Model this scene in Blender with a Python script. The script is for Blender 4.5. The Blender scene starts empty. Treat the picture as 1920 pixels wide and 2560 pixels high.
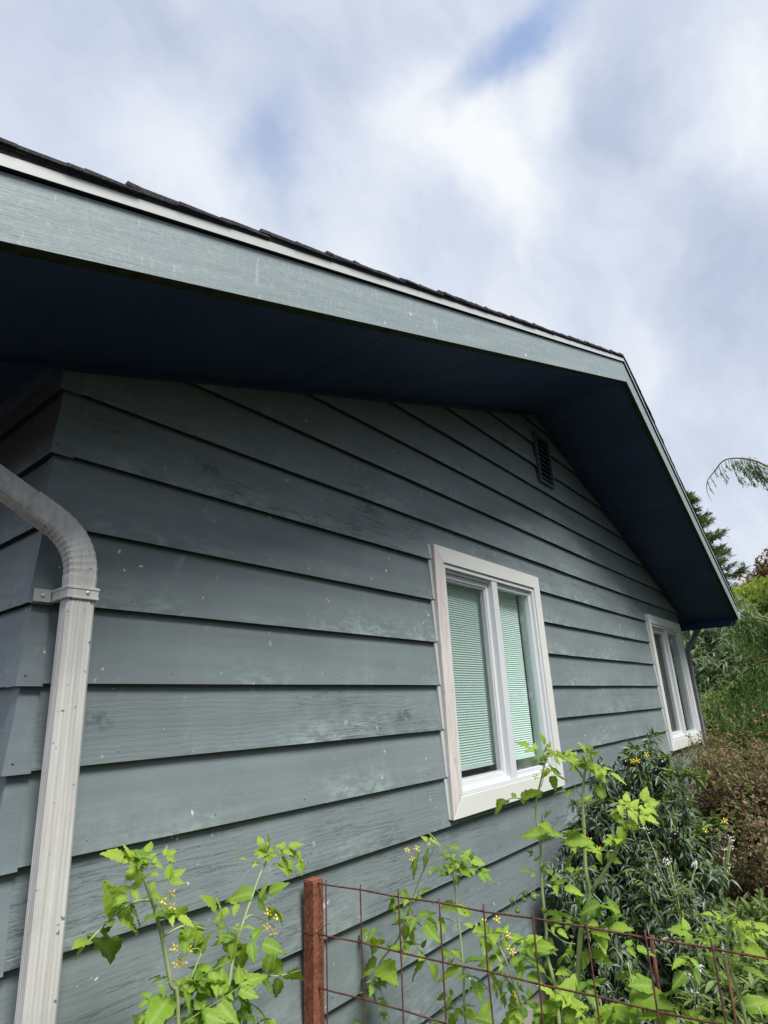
import bpy, math, random
import numpy as np
from mathutils import Matrix, Vector
random.seed(7)
RNG = np.random.default_rng(11)
S = bpy.context.scene
COL = S.collection

# ------------------------------------------------------------------ camera
F = 1459.963970
CAM = np.array([-0.6388682, -1.74917285, -0.11116892])
RR = np.array([[0.627340580, -0.777466794, -0.044600239], [-0.223034168, -0.234249510, 0.946246758], [0.746123017, 0.583671613, 0.320355883]])
cam = bpy.data.cameras.new('camera'); camo = bpy.data.objects.new('camera', cam); COL.objects.link(camo)
M = Matrix.Identity(4)
for i in range(3):
    M[i][0] = RR[0][i]; M[i][1] = RR[1][i]; M[i][2] = -RR[2][i]; M[i][3] = CAM[i]
camo.matrix_world = M
cam.sensor_fit = 'VERTICAL'; cam.sensor_height = 32.0; cam.sensor_width = 24.0
cam.lens = F / 2560 * 32.0
cam.clip_start = 0.02; cam.clip_end = 2000
S.camera = camo
S.render.resolution_x = 768; S.render.resolution_y = 1024

def ray(x, y):
    return RR.T @ np.array([(x - 960) / F, -(y - 1280) / F, 1.0])
def at(x, y, ax, v):
    "point of the photograph seen at (x, y) that lies on the plane axis ax = v"
    d = ray(x, y); t = (v - CAM[ax]) / d[ax]
    return CAM + t * d
def pxd(x, y):
    d = ray(x, y); return d / np.linalg.norm(d)

# ------------------------------------------------------------------ sky and sun
SUN_EL, SUN_AZ = math.radians(56), math.radians(196)     # azimuth clockwise from +y
w = bpy.data.worlds.new("World"); S.world = w; w.use_nodes = True
nt = w.node_tree; nt.nodes.clear(); N = nt.nodes; Lk = nt.links
def wn(t, **k):
    n = N.new(t)
    for a, b in k.items(): setattr(n, a, b)
    return n
tc = wn('ShaderNodeTexCoord')
sky = wn('ShaderNodeTexSky', sky_type='NISHITA', sun_disc=False)
sky.sun_elevation = SUN_EL; sky.sun_rotation = SUN_AZ; sky.air_density = 1.0; sky.dust_density = 2.0
bgs = wn('ShaderNodeBackground'); bgs.inputs[1].default_value = 0.15
Lk.new(sky.outputs[0], bgs.inputs[0])
# warped direction
n1 = wn('ShaderNodeTexNoise'); n1.inputs['Scale'].default_value = 3.6; n1.inputs['Detail'].default_value = 6; n1.inputs['Roughness'].default_value = .55
Lk.new(tc.outputs['Generated'], n1.inputs['Vector'])
sub = wn('ShaderNodeVectorMath', operation='SUBTRACT'); Lk.new(n1.outputs['Color'], sub.inputs[0]); sub.inputs[1].default_value = (.5, .5, .5)
scl = wn('ShaderNodeVectorMath', operation='SCALE'); Lk.new(sub.outputs[0], scl.inputs[0]); scl.inputs['Scale'].default_value = 0.26
wd = wn('ShaderNodeVectorMath', operation='ADD'); Lk.new(tc.outputs['Generated'], wd.inputs[0]); Lk.new(scl.outputs[0], wd.inputs[1])
def mth(op, a, b=None, c=None, clamp=False):
    n = wn('ShaderNodeMath', operation=op); n.use_clamp = clamp
    for i, v in enumerate((a, b, c)):
        if v is None: continue
        if isinstance(v, (int, float)): n.inputs[i].default_value = v
        else: Lk.new(v, n.inputs[i])
    return n.outputs[0]
def blob(x, y, r, amp):
    d = pxd(x, y)
    q = wn('ShaderNodeVectorMath', operation='DISTANCE'); Lk.new(wd.outputs[0], q.inputs[0]); q.inputs[1].default_value = tuple(d)
    mr = wn('ShaderNodeMapRange', interpolation_type='SMOOTHERSTEP')
    Lk.new(q.outputs['Value'], mr.inputs['Value'])
    mr.inputs['From Min'].default_value = 0; mr.inputs['From Max'].default_value = r
    mr.inputs['To Min'].default_value = amp; mr.inputs['To Max'].default_value = 0
    return mr.outputs[0]
def total(lst):
    s = lst[0]
    for q in lst[1:]: s = mth('ADD', s, q)
    return s
# streaky cloud detail, drawn out along one direction of the wind
mp = wn('ShaderNodeMapping'); mp.inputs['Rotation'].default_value = (0.2, 0.5, 0.75); mp.inputs['Scale'].default_value = (1.0, 2.0, 1.2)
Lk.new(wd.outputs[0], mp.inputs['Vector'])
n2 = wn('ShaderNodeTexNoise'); n2.inputs['Scale'].default_value = 3.4; n2.inputs['Detail'].default_value = 7; n2.inputs['Roughness'].default_value = .58
Lk.new(mp.outputs[0], n2.inputs['Vector'])
n3 = wn('ShaderNodeTexNoise'); n3.inputs['Scale'].default_value = 1.1; n3.inputs['Detail'].default_value = 2
Lk.new(mp.outputs[0], n3.inputs['Vector'])
def streak(x0, y0, x1, y1, hw, amp):
    "soft elongated patch between two directions"
    a, b = pxd(x0, y0), pxd(x1, y1); c = a + b; c /= np.linalg.norm(c); l = b - a; ln = np.linalg.norm(l)/2; l /= np.linalg.norm(l); sh = np.cross(c, l)
    q = wn('ShaderNodeVectorMath', operation='SUBTRACT'); Lk.new(wd.outputs[0], q.inputs[0]); q.inputs[1].default_value = tuple(c)
    o = []
    for v in (l/(ln*1.5), sh/hw, c/.6):
        k = wn('ShaderNodeVectorMath', operation='DOT_PRODUCT'); Lk.new(q.outputs[0], k.inputs[0]); k.inputs[1].default_value = tuple(v); o.append(mth('MULTIPLY', k.outputs['Value'], k.outputs['Value']))
    r2 = mth('ADD', mth('ADD', o[0], o[1]), o[2]); return mth('MULTIPLY', mth('POWER', 2.718, mth('MULTIPLY', r2, -1.0)), amp)
gap = total([streak(690, 170, 700, 480, .055, .52), streak(560, 60, 680, 330, .06, .2), streak(700, 380, 700, 640, .05, .22), streak(1500, -60, 1230, 130, .045, 1.0), streak(1250, 120, 1080, 290, .03, .4), streak(1640, 60, 1540, 330, .05, .3), streak(-50, 200, 300, 330, .15, .15)])
gapn = mth('ADD', gap, mth('MULTIPLY', mth('SUBTRACT', n2.outputs['Fac'], .5), 1.25))
gapf = wn('ShaderNodeMapRange', interpolation_type='SMOOTHSTEP'); Lk.new(gapn, gapf.inputs['Value'])
gapf.inputs['From Min'].default_value = .10; gapf.inputs['From Max'].default_value = 1.2
gapf.inputs['To Max'].default_value = .9
brt = total([blob(1240, 330, .22, .36), blob(1040, 260, .14, .2), blob(1440, 150, .12, .25), blob(1850, 250, .18, .3), blob(1330, 500, .2, .12), blob(1830, 430, .16, .15),
             blob(1500, 380, .12, -.15), blob(1560, 250, .10, -.32), blob(1120, 560, .14, -.12), blob(1800, 820, .26, -.30), blob(1700, 560, .14, -.2), blob(900, 120, .16, -.05),
             blob(1640, 870, .12, .32), blob(1770, 1000, .14, .3), blob(1850, 1250, .2, .05), blob(560, 170, .3, -.08), blob(60, 60, .3, -.15), blob(420, 330, .16, .16), blob(560, 480, .12, .12)])
bv = mth('ADD', mth('ADD', .38, brt), mth('MULTIPLY', mth('SUBTRACT', n2.outputs['Fac'], .5), 1.35))
bv = mth('ADD', bv, mth('MULTIPLY', mth('SUBTRACT', n3.outputs['Fac'], .5), .7))
cr = wn('ShaderNodeValToRGB'); Lk.new(bv, cr.inputs[0])
cr.color_ramp.elements[0].position = 0; cr.color_ramp.elements[0].color = (.48, .55, .70, 1)
cr.color_ramp.elements[1].position = 1; cr.color_ramp.elements[1].color = (.90, .93, .96, 1)
e = cr.color_ramp.elements.new(.5); e.color = (.67, .73, .85, 1)
bgc = wn('ShaderNodeBackground'); bgc.inputs[1].default_value = 0.60; Lk.new(cr.outputs[0], bgc.inputs[0])
mx = wn('ShaderNodeMixShader'); Lk.new(gapf.outputs[0], mx.inputs[0]); Lk.new(bgc.outputs[0], mx.inputs[1]); Lk.new(bgs.outputs[0], mx.inputs[2])
wo = wn('ShaderNodeOutputWorld'); Lk.new(mx.outputs[0], wo.inputs[0])

sl = bpy.data.lights.new('sun', 'SUN'); sl.energy = 3.0; sl.angle = math.radians(24); sl.color = (1, .96, .9)
so = bpy.data.objects.new('sun', sl); COL.objects.link(so)
sd = Vector((math.sin(SUN_AZ) * math.cos(SUN_EL), math.cos(SUN_AZ) * math.cos(SUN_EL), math.sin(SUN_EL)))
so.rotation_euler = sd.to_track_quat('Z', 'Y').to_euler()
S.view_settings.view_transform = 'Standard'; S.view_settings.look = 'None'
S.view_settings.exposure = 0.8; S.view_settings.gamma = 1.0; S.view_settings.use_curve_mapping = False

# ------------------------------------------------------------------ helpers
WL = {}
def parent(c, p):
    c.parent = p
    c.matrix_parent_inverse = Matrix.Translation(-Vector(WL.get(p.name, (0, 0, 0))))
def tag(o, label=None, cat=None, group=None, kind=None):
    if label: o['label'] = label
    if cat: o['category'] = cat
    if group: o['group'] = group
    if kind: o['kind'] = kind
    return o
def empty(name, loc, label, cat, group=None):
    o = bpy.data.objects.new(name, None); COL.objects.link(o); o.location = tuple(float(v) for v in loc)
    o.empty_display_size = .1
    WL[o.name] = tuple(float(v) for v in loc)
    return tag(o, label, cat, group)
class MB:
    def __init__(s): s.v = []; s.f = []; s.m = []; s.uv = None
    def quad(s, a, b, c, d, m=0):
        n = len(s.v); s.v += [a, b, c, d]; s.f.append((n, n+1, n+2, n+3)); s.m.append(m)
    def hexa(s, p, m=0, mb=None):
        "8 corners: bottom ring 0-3, top ring 4-7"
        n = len(s.v); s.v += [tuple(q) for q in p]
        for k, fc in enumerate(((3,2,1,0), (4,5,6,7), (0,1,5,4), (1,2,6,5), (2,3,7,6), (3,0,4,7))):
            s.f.append(tuple(n+i for i in fc)); s.m.append(mb if (k == 0 and mb is not None) else m)
    def box(s, x0, x1, y0, y1, z0, z1, m=0):
        s.hexa([(x0,y0,z0),(x1,y0,z0),(x1,y1,z0),(x0,y1,z0),(x0,y0,z1),(x1,y0,z1),(x1,y1,z1),(x0,y1,z1)], m)
    def tube(s, pts, rad, n=6, m=0, cap=True):
        pts = [np.array(p, float) for p in pts]; rings = []
        if not hasattr(rad, '__len__'): rad = [rad]*len(pts)
        up = None
        for i, p in enumerate(pts):
            t = pts[min(i+1, len(pts)-1)] - pts[max(i-1, 0)]; t = t/(np.linalg.norm(t)+1e-9)
            if up is None:
                a = np.array([0,0,1.]) if abs(t[2]) < .9 else np.array([1.,0,0]); up = a
            u = up - t*(up@t); u = u/(np.linalg.norm(u)+1e-9); up = u; v = np.cross(t, u)
            b = len(s.v)
            for k in range(n):
                a = 2*math.pi*k/n; s.v.append(tuple(p + rad[i]*(math.cos(a)*u + math.sin(a)*v)))
            rings.append(b)
        for i in range(len(rings)-1):
            for k in range(n):
                s.f.append((rings[i]+k, rings[i]+(k+1)%n, rings[i+1]+(k+1)%n, rings[i+1]+k)); s.m.append(m)
        if cap:
            s.f.append(tuple(rings[0]+k for k in reversed(range(n)))); s.m.append(m)
            s.f.append(tuple(rings[-1]+k for k in range(n))); s.m.append(m)
    def build(s, name, mats, par=None, smooth=False, bevel=0):
        me = bpy.data.meshes.new(name); me.from_pydata([tuple(map(float, q)) for q in s.v], [], s.f)
        if not isinstance(mats, (list, tuple)): mats = [mats]
        for q in mats: me.materials.append(q)
        if len(mats) > 1: me.polygons.foreach_set('material_index', s.m)
        if smooth: me.polygons.foreach_set('use_smooth', [True]*len(s.f))
        me.update()
        o = bpy.data.objects.new(name, me); COL.objects.link(o)
        if bevel:
            b = o.modifiers.new('bevel', 'BEVEL'); b.width = bevel; b.segments = 2; b.limit_method = 'ANGLE'
        if par is not None: parent(o, par)
        return o
def catmull(pts, n=5):
    P = [np.array(p, float) for p in pts]; P = [2*P[0]-P[1]] + P + [2*P[-1]-P[-2]]; out = []
    for i in range(1, len(P)-2):
        for k in range(n):
            t = k/n; a, b, c, d = P[i-1], P[i], P[i+1], P[i+2]
            out.append(.5*((2*b)+(-a+c)*t+(2*a-5*b+4*c-d)*t*t+(-a+3*b-3*c+d)*t**3))
    out.append(P[-2]); return out

# ------------------------------------------------------------------ materials
class Mat:
    def __init__(s, name):
        s.m = bpy.data.materials.new(name); s.m.use_nodes = True; s.t = s.m.node_tree; s.t.nodes.clear()
        s.out = s.n('ShaderNodeOutputMaterial')
    def n(s, t, **k):
        q = s.t.nodes.new(t)
        for a, b in k.items(): setattr(q, a, b)
        return q
    def l(s, a, b): s.t.links.new(a, b)
    def put(s, sock, v):
        if hasattr(v, 'links') or hasattr(v, 'is_output'): s.l(v, sock)
        else: sock.default_value = v
    def math(s, op, a, b=0.0, clamp=False):
        q = s.n('ShaderNodeMath', operation=op); q.use_clamp = clamp; s.put(q.inputs[0], a); s.put(q.inputs[1], b); return q.outputs[0]
    def mix(s, f, a, b, bt='MIX'):
        q = s.n('ShaderNodeMix', data_type='RGBA', blend_type=bt); s.put(q.inputs[0], f)
        s.put(q.inputs[6], a if not isinstance(a, tuple) else (*a, 1)[:4]); s.put(q.inputs[7], b if not isinstance(b, tuple) else (*b, 1)[:4]); return q.outputs[2]
    def ramp(s, v, p0, p1, c0=(0,0,0), c1=(1,1,1)):
        q = s.n('ShaderNodeValToRGB'); s.put(q.inputs[0], v); e = q.color_ramp.elements
        e[0].position = p0; e[1].position = p1; e[0].color = (*c0, 1); e[1].color = (*c1, 1); return q.outputs[0]
    def coord(s, scale=(1,1,1), rnd=0.0, rot=(0,0,0)):
        tc = s.n('ShaderNodeTexCoord'); v = tc.outputs['Object']
        if rnd:
            oi = s.n('ShaderNodeObjectInfo'); a = s.n('ShaderNodeVectorMath', operation='SCALE')
            cx = s.n('ShaderNodeCombineXYZ'); s.l(oi.outputs['Random'], cx.inputs[0]); s.l(s.math('FRACT', s.math('MULTIPLY', oi.outputs['Random'], 7.31)), cx.inputs[1]); s.l(s.math('FRACT', s.math('MULTIPLY', oi.outputs['Random'], 31.7)), cx.inputs[2])
            s.l(cx.outputs[0], a.inputs[0]); a.inputs['Scale'].default_value = rnd
            b = s.n('ShaderNodeVectorMath', operation='ADD'); s.l(v, b.inputs[0]); s.l(a.outputs[0], b.inputs[1]); v = b.outputs[0]
        if any(rot):
            m0 = s.n('ShaderNodeMapping'); s.l(v, m0.inputs['Vector']); m0.inputs['Rotation'].default_value = rot; v = m0.outputs[0]
        mp = s.n('ShaderNodeMapping'); s.l(v, mp.inputs['Vector']); mp.inputs['Scale'].default_value = scale
        return mp.outputs[0]
    def noise(s, vec, scale, detail=4, rough=.5, dist=0.0):
        q = s.n('ShaderNodeTexNoise'); s.l(vec, q.inputs['Vector']); q.inputs['Scale'].default_value = scale
        q.inputs['Detail'].default_value = detail; q.inputs['Roughness'].default_value = rough; q.inputs['Distortion'].default_value = dist; return q.outputs['Fac']
    def bsdf(s, col, rough=.6, spec=.4, bump=None, bstr=.3, bdist=.002, metal=0.0):
        b = s.n('ShaderNodeBsdfPrincipled'); s.put(b.inputs['Base Color'], col if not isinstance(col, tuple) else (*col, 1)[:4]); s.put(b.inputs['Roughness'], rough)
        b.inputs['Specular IOR Level'].default_value = spec; b.inputs['Metallic'].default_value = metal
        if bump is not None:
            q = s.n('ShaderNodeBump'); s.l(bump, q.inputs['Height']); s.put(q.inputs['Strength'], bstr); q.inputs['Distance'].default_value = bdist; s.l(q.outputs[0], b.inputs['Normal'])
        s.l(b.outputs[0], s.out.inputs[0]); s.b = b; return b

def siding(name, axis='x', base=(.168, .207, .220), chalk=(.29, .345, .355), chalkf=.5, chip=1.0):
    m = Mat(name)
    L = (1, 1, 1)
    sx = (1, 1, 1) if axis == 'x' else (1, 1, 1)
    st = (.35, 1, 9) if axis == 'x' else (1, .35, 9)        # drawn out along the board
    st2 = (3, 3, 60) if axis == 'x' else (3, 3, 60)
    vert = (9, 9, 1.6)
    cS = m.coord(st, 40); cF = m.coord(st2, 40); cU = m.coord((1,1,1), 40); cV = m.coord(vert, 40)
    ro = m.n('ShaderNodeAttribute', attribute_type='OBJECT', attribute_name='rough').outputs['Fac']
    big = m.noise(cU, 1.7, 4, .55)
    streak = m.noise(cS, 2.0, 5, .6)
    vst = m.noise(cV, 1.5, 4, .6)
    ch = m.ramp(m.math('ADD', m.math('MULTIPLY', streak, .6), m.math('MULTIPLY', big, .5)), .45, .78)
    col = m.mix(m.math('MULTIPLY', ch, chalkf), base, chalk)
    col = m.mix(m.math('MULTIPLY', m.ramp(vst, .55, .85), .28), col, chalk)
    oi = m.n('ShaderNodeObjectInfo')
    col = m.mix(m.math('MULTIPLY', oi.outputs['Random'], .22), col, tuple(c*.72 for c in base))
    # dirt / damp mottling
    mot = m.noise(cU, 9, 5, .65)
    col = m.mix(m.math('MULTIPLY', m.ramp(mot, .5, .8), m.math('ADD', .06, m.math('MULTIPLY', ro, .22))), col, (.10, .14, .15))
    # chalky scuffs
    sc = m.noise(m.coord((2.2, 2.2, 4), 40, (.3, .5, .2)), 3.1, 6, .7, .6)
    col = m.mix(m.math('MULTIPLY', m.ramp(sc, .62, .74), .5), col, (.36, .46, .45))
    ed = m.n('ShaderNodeAttribute', attribute_name='edge').outputs['Fac']
    en = m.noise(m.coord((5, 5, 12), 40), 2.6, 6, .7, .4); ez = m.noise(m.coord((.8, .8, .8), 40), 2.0, 3)
    ef = m.math('MULTIPLY', m.math('MULTIPLY', m.ramp(ed, .35, 1.0), m.ramp(en, .42, .62)), m.ramp(ez, .42, .62))
    col = m.mix(m.math('MULTIPLY', ef, .55), col, (.42, .52, .51))
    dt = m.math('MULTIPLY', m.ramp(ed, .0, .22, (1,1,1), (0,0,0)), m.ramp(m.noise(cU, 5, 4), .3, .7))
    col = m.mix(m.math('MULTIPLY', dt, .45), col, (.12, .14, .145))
    # knots
    vo = m.n('ShaderNodeTexVoronoi', feature='F1'); m.l(m.coord((1.5, 1.5, 3.2), 40), vo.inputs['Vector']); vo.inputs['Scale'].default_value = 1.3
    kn = m.ramp(vo.outputs['Distance'], .03, .16, (1,1,1), (0,0,0))
    # grain
    wv = m.n('ShaderNodeTexWave', wave_type='BANDS', bands_direction='Z'); wv.inputs['Scale'].default_value = 6; wv.inputs['Distortion'].default_value = 9
    wv.inputs['Detail'].default_value = 4; wv.inputs['Detail Scale'].default_value = .8
    m.l(m.coord((1.1, 1.1, 3.2) , 40), wv.inputs['Vector'])
    fine = m.noise(cF, 5, 4, .6)
    # fine paint cracks running with the board
    crk = m.noise(m.coord((1.2, 1.2, 26) , 40), 2.2, 6, .62, .5)
    crack = m.ramp(m.math('ABSOLUTE', m.math('SUBTRACT', crk, .5)), .0, .011, (1,1,1), (0,0,0))
    crack = m.math('MULTIPLY', crack, m.ramp(m.noise(cU, 2.6, 2), .50, .60))
    crack = m.math('MULTIPLY', crack, ro)
    col = m.mix(m.math('MULTIPLY', crack, .6), col, (.03, .04, .045))
    col = m.mix(m.math('MULTIPLY', kn, m.math('MULTIPLY', ro, m.ramp(m.noise(cU, 42, 3), .42, .62))), col, (.07, .09, .1))
    # paint chips down to primer
    cp = m.noise(cU, 27, 3, .6); cz = m.noise(cU, 3.3, 3)
    chipf = m.math('MAXIMUM', m.math('MULTIPLY', m.ramp(cp, .69, .705), m.ramp(cz, .5, .62)), m.math('MULTIPLY', m.ramp(m.noise(m.coord((70, 70, 22), 40), 1.0, 3, .6), .745, .76), .8))
    col = m.mix(m.math('MULTIPLY', chipf, chip), col, (.66, .68, .66))
    h = m.math('ADD', m.math('MULTIPLY', wv.outputs['Fac'], m.math('MULTIPLY', ro, .22)), m.math('MULTIPLY', fine, m.math('ADD', .25, m.math('MULTIPLY', ro, .5))))
    h = m.math('SUBTRACT', h, m.math('MULTIPLY', crack, 2.0)); h = m.math('ADD', h, m.math('MULTIPLY', m.noise(cU, 35, 4, .6), .5)); h = m.math('ADD', h, m.math('MULTIPLY', kn, m.math('MULTIPLY', ro, .8)))
    m.bsdf(col, .52, .35, h, .55, .0022)
    return m.m
PAINT = siding('slate_paint')
PAINTY = siding('slate_paint_side', 'y')
TRIMC = siding('corner_paint', 'x', (.19, .24, .265), (.32, .38, .41), .5, 1.6)

def fascia_mat():
    m = Mat('fascia_paint'); cU = m.coord((1,1,1), 9)
    c1 = m.noise(m.coord((.8, 1, 14), 9, (0, .333, 0)), 3, 5, .6)
    col = m.mix(m.ramp(c1, .35, .7), (.23, .285, .30), (.31, .375, .38))
    col = m.mix(m.math('MULTIPLY', m.ramp(m.noise(cU, 6, 5, .6), .4, .7), .4), col, (.26, .32, .36))
    # pale mildew threads hanging down
    th = m.noise(m.coord((15, 2, 2.2), 9), 2.4, 6, .7, 2.6)
    t2 = m.math('MULTIPLY', m.ramp(th, .60, .64), m.ramp(m.noise(cU, 1.4, 2), .42, .58))
    col = m.mix(m.math('MULTIPLY', t2, .55), col, (.50, .58, .57))
    col = m.mix(m.math('MULTIPLY', m.ramp(m.noise(cU, 60, 3), .5, .75), .3), col, (.42, .50, .50))
    col = m.mix(m.ramp(m.noise(cU, 34, 2), .75, .77), col, (.75, .77, .74))
    col = m.mix(m.math('MULTIPLY', m.ramp(m.noise(cU, 140, 3, .7), .4, .65), .3), col, (.22, .27, .29))
    fine = m.noise(m.coord((4, 4, 90), 9, (0, .333, 0)), 3, 4, .6)
    m.bsdf(col, .55, .3, m.math('ADD', fine, m.noise(cU, 45, 4)), .5, .002)
    return m.m
FASCIA = fascia_mat()
def plain(name, col, rough=.6, spec=.4, nscale=20, namt=.15, dark=None, bump=.2, bdist=.001, rnd=5, stretch=(1,1,1), metal=0.0):
    m = Mat(name); c = m.coord(stretch, rnd); nz = m.noise(c, nscale, 5, .6)
    d = dark or tuple(q*.6 for q in col)
    cc = m.mix(m.math('MULTIPLY', m.ramp(nz, .4, .75), namt), col, d)
    m.bsdf(cc, rough, spec, nz, bump, bdist, metal)
    return m.m
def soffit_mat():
    m = Mat('soffit_shade_paint'); cU = m.coord((1,1,1), 0); lo = m.noise(cU, 2.2, 4, .6); g = m.noise(m.coord((1, 1, 1)), 14, 4, .6); st = m.noise(m.coord((26, .8, 1)), 2.0, 4, .65)
    col = m.mix(m.ramp(lo, .35, .7), (.012, .032, .100), (.028, .058, .145))  # navy darker than the wall slate: the eave's shade is put into the colour
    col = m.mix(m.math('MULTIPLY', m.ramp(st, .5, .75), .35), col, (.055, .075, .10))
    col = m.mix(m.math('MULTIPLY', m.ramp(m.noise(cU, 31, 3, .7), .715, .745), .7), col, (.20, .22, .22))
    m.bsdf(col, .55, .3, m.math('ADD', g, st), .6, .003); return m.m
SOFFIT = soffit_mat()
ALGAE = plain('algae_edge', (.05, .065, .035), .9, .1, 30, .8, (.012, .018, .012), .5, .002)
DRIP = plain('white_metal_edge', (.52, .55, .54), .4, .4, 4, .12, (.5, .5, .45))
EDGE = plain('shadow_line_edge', (.035, .045, .052), .9, .1, 30, .4)  # shadow line below each board, painted onto its underside
SHADOWGAP = plain('shadow_gap', (.03, .035, .04), .9, .1)  # near-black colour stands in for shadow around the drip edge
def shingle_mat():
    m = Mat('asphalt_shingle'); c = m.coord((1,1,1), 20)
    g = m.noise(c, 180, 2, .7); b = m.noise(c, 14, 4, .6)
    col = m.mix(m.ramp(g, .35, .65), (.018, .018, .024), (.07, .07, .078))
    col = m.mix(m.math('MULTIPLY', m.ramp(b, .55, .7), .5), col, (.11, .11, .10))
    col = m.mix(m.ramp(m.noise(c, 30, 3), .68, .74), col, (.16, .15, .10))
    m.bsdf(col, .9, .2, m.math('ADD', g, b), .8, .004); return m.m
SHINGLE = shingle_mat()
CASING = plain('casing_white', (.70, .72, .69), .5, .35, 7, .14, (.5, .52, .46), .15)
def raw_wood():
    m = Mat('weathered_casing'); c = m.coord((14, 14, 1.1), 0)
    n = m.noise(c, 3.2, 6, .65, .4); wv = m.noise(m.coord((30, 30, 2.2)), 2.5, 4, .7, 1.0)
    col = m.mix(m.ramp(n, .38, .62), (.56, .50, .48), (.68, .66, .645))
    col = m.mix(m.ramp(wv, .62, .68), col, (.30, .19, .15))
    m.bsdf(col, .7, .2, n, .5, .0015); return m.m
RAW = raw_wood()
VINYL = plain('vinyl_white', (.66, .69, .72), .35, .45, 5, .06, (.6, .62, .62), .05)
GREYSASH = plain('sash_grey', (.62, .63, .66), .4, .4, 9, .15)
CAULK = plain('caulk', (.46, .50, .51), .6, .3, 30, .5, (.35, .42, .44), .4)
def pipe_mat(name, a, b):
    m = Mat(name); c = m.coord((1,1,1), 0); v = m.noise(m.coord((30, 30, 1.0)), 2.0, 5, .6); n = m.noise(c, 8, 4, .6)
    col = m.mix(m.ramp(v, .40, .62), a, b)
    col = m.mix(m.math('MULTIPLY', m.ramp(n, .5, .75), .35), col, tuple(q*.62 for q in a))
    col = m.mix(m.math('MULTIPLY', m.ramp(m.noise(c, 55, 2), .70, .735), .85), col, (.14, .13, .12))
    m.bsdf(col, .38, .45, n, .12, .001); return m.m
PIPE = pipe_mat('downspout_beige', (.61, .61, .59), (.48, .48, .465))
PIPED = pipe_mat('downspout_slate', (.16, .18, .21), (.22, .24, .27))
SCREW = plain('screw', (.62, .62, .60), .35, .5, 50, .2, None, .1, .001, 5, (1,1,1), .4)
CONC = plain('concrete', (.42, .40, .36), .9, .2, 14, .5, (.26, .25, .22), .6, .004)
def glass(name, tint):
    m = Mat(name); tr = m.n('ShaderNodeBsdfTransparent'); tr.inputs[0].default_value = (*tint, 1)
    gl = m.n('ShaderNodeBsdfGlossy'); gl.inputs['Roughness'].default_value = .01; gl.inputs[0].default_value = (.95, 1, .98, 1)
    g = m.n('ShaderNodeNewGeometry'); fr = m.n('ShaderNodeFresnel')
    m.l(m.math('ADD', 1.5, m.math('MULTIPLY', g.outputs['Backfacing'], 1/1.5-1.5)), fr.inputs[0])
    mx = m.n('ShaderNodeMixShader'); m.l(fr.outputs[0], mx.inputs[0]); m.l(tr.outputs[0], mx.inputs[1]); m.l(gl.outputs[0], mx.inputs[2]); m.l(mx.outputs[0], m.out.inputs[0]); return m.m
GLASS = glass('window_glass', (.88, .965, .935))
def screen():
    m = Mat('insect_screen'); tr = m.n('ShaderNodeBsdfTransparent'); df = m.n('ShaderNodeBsdfDiffuse'); df.inputs[0].default_value = (.07, .08, .09, 1)
    mx = m.n('ShaderNodeMixShader'); mx.inputs[0].default_value = .10; m.l(tr.outputs[0], mx.inputs[1]); m.l(df.outputs[0], mx.inputs[2]); m.l(mx.outputs[0], m.out.inputs[0]); return m.m
SCREEN = screen()
def blind_mat():
    m = Mat('pleated_shade'); d = m.n('ShaderNodeBsdfDiffuse'); d.inputs[0].default_value = (.76, .85, .83, 1)
    t = m.n('ShaderNodeBsdfTranslucent'); t.inputs[0].default_value = (.7, .8, .75, 1)
    mx = m.n('ShaderNodeMixShader'); mx.inputs[0].default_value = .06; m.l(d.outputs[0], mx.inputs[1]); m.l(t.outputs[0], mx.inputs[2]); m.l(mx.outputs[0], m.out.inputs[0]); return m.m
BLIND = blind_mat()
REVEAL = plain('window_reveal', (.74, .78, .70), .6, .3, 6, .1)
REVEAL_UNLIT = plain('unlit_window_reveal', (.045, .06, .045), .6, .3, 6, .2)  # dark greenish copy of the reveal: unlit room and reflection put into colour
INNER = plain('interior_wall', (.30, .28, .25), .9, .1, 3, .2)
VENTM = plain('vent_metal', (.13, .16, .19), .5, .3, 20, .3)
BLACK = plain('vent_dark', (.004, .005, .007), .95, .05)
def rust(name, a, b, c):
    m = Mat(name); q = m.coord((1,1,1), 3); n = m.noise(q, 90, 4, .7); n2 = m.noise(q, 22, 4, .6)
    col = m.mix(m.ramp(n, .4, .62), a, b); col = m.mix(m.math('MULTIPLY', m.ramp(n2, .45, .7), .6), col, c)
    m.bsdf(col, .85, .2, m.math('ADD', n, n2), .8, .0015); return m.m
RUST = rust('rusty_post', (.17, .058, .034), (.30, .125, .08), (.08, .026, .018))
WIRE = rust('rusty_wire', (.09, .038, .032), (.17, .08, .06), (.06, .025, .025))

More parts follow.
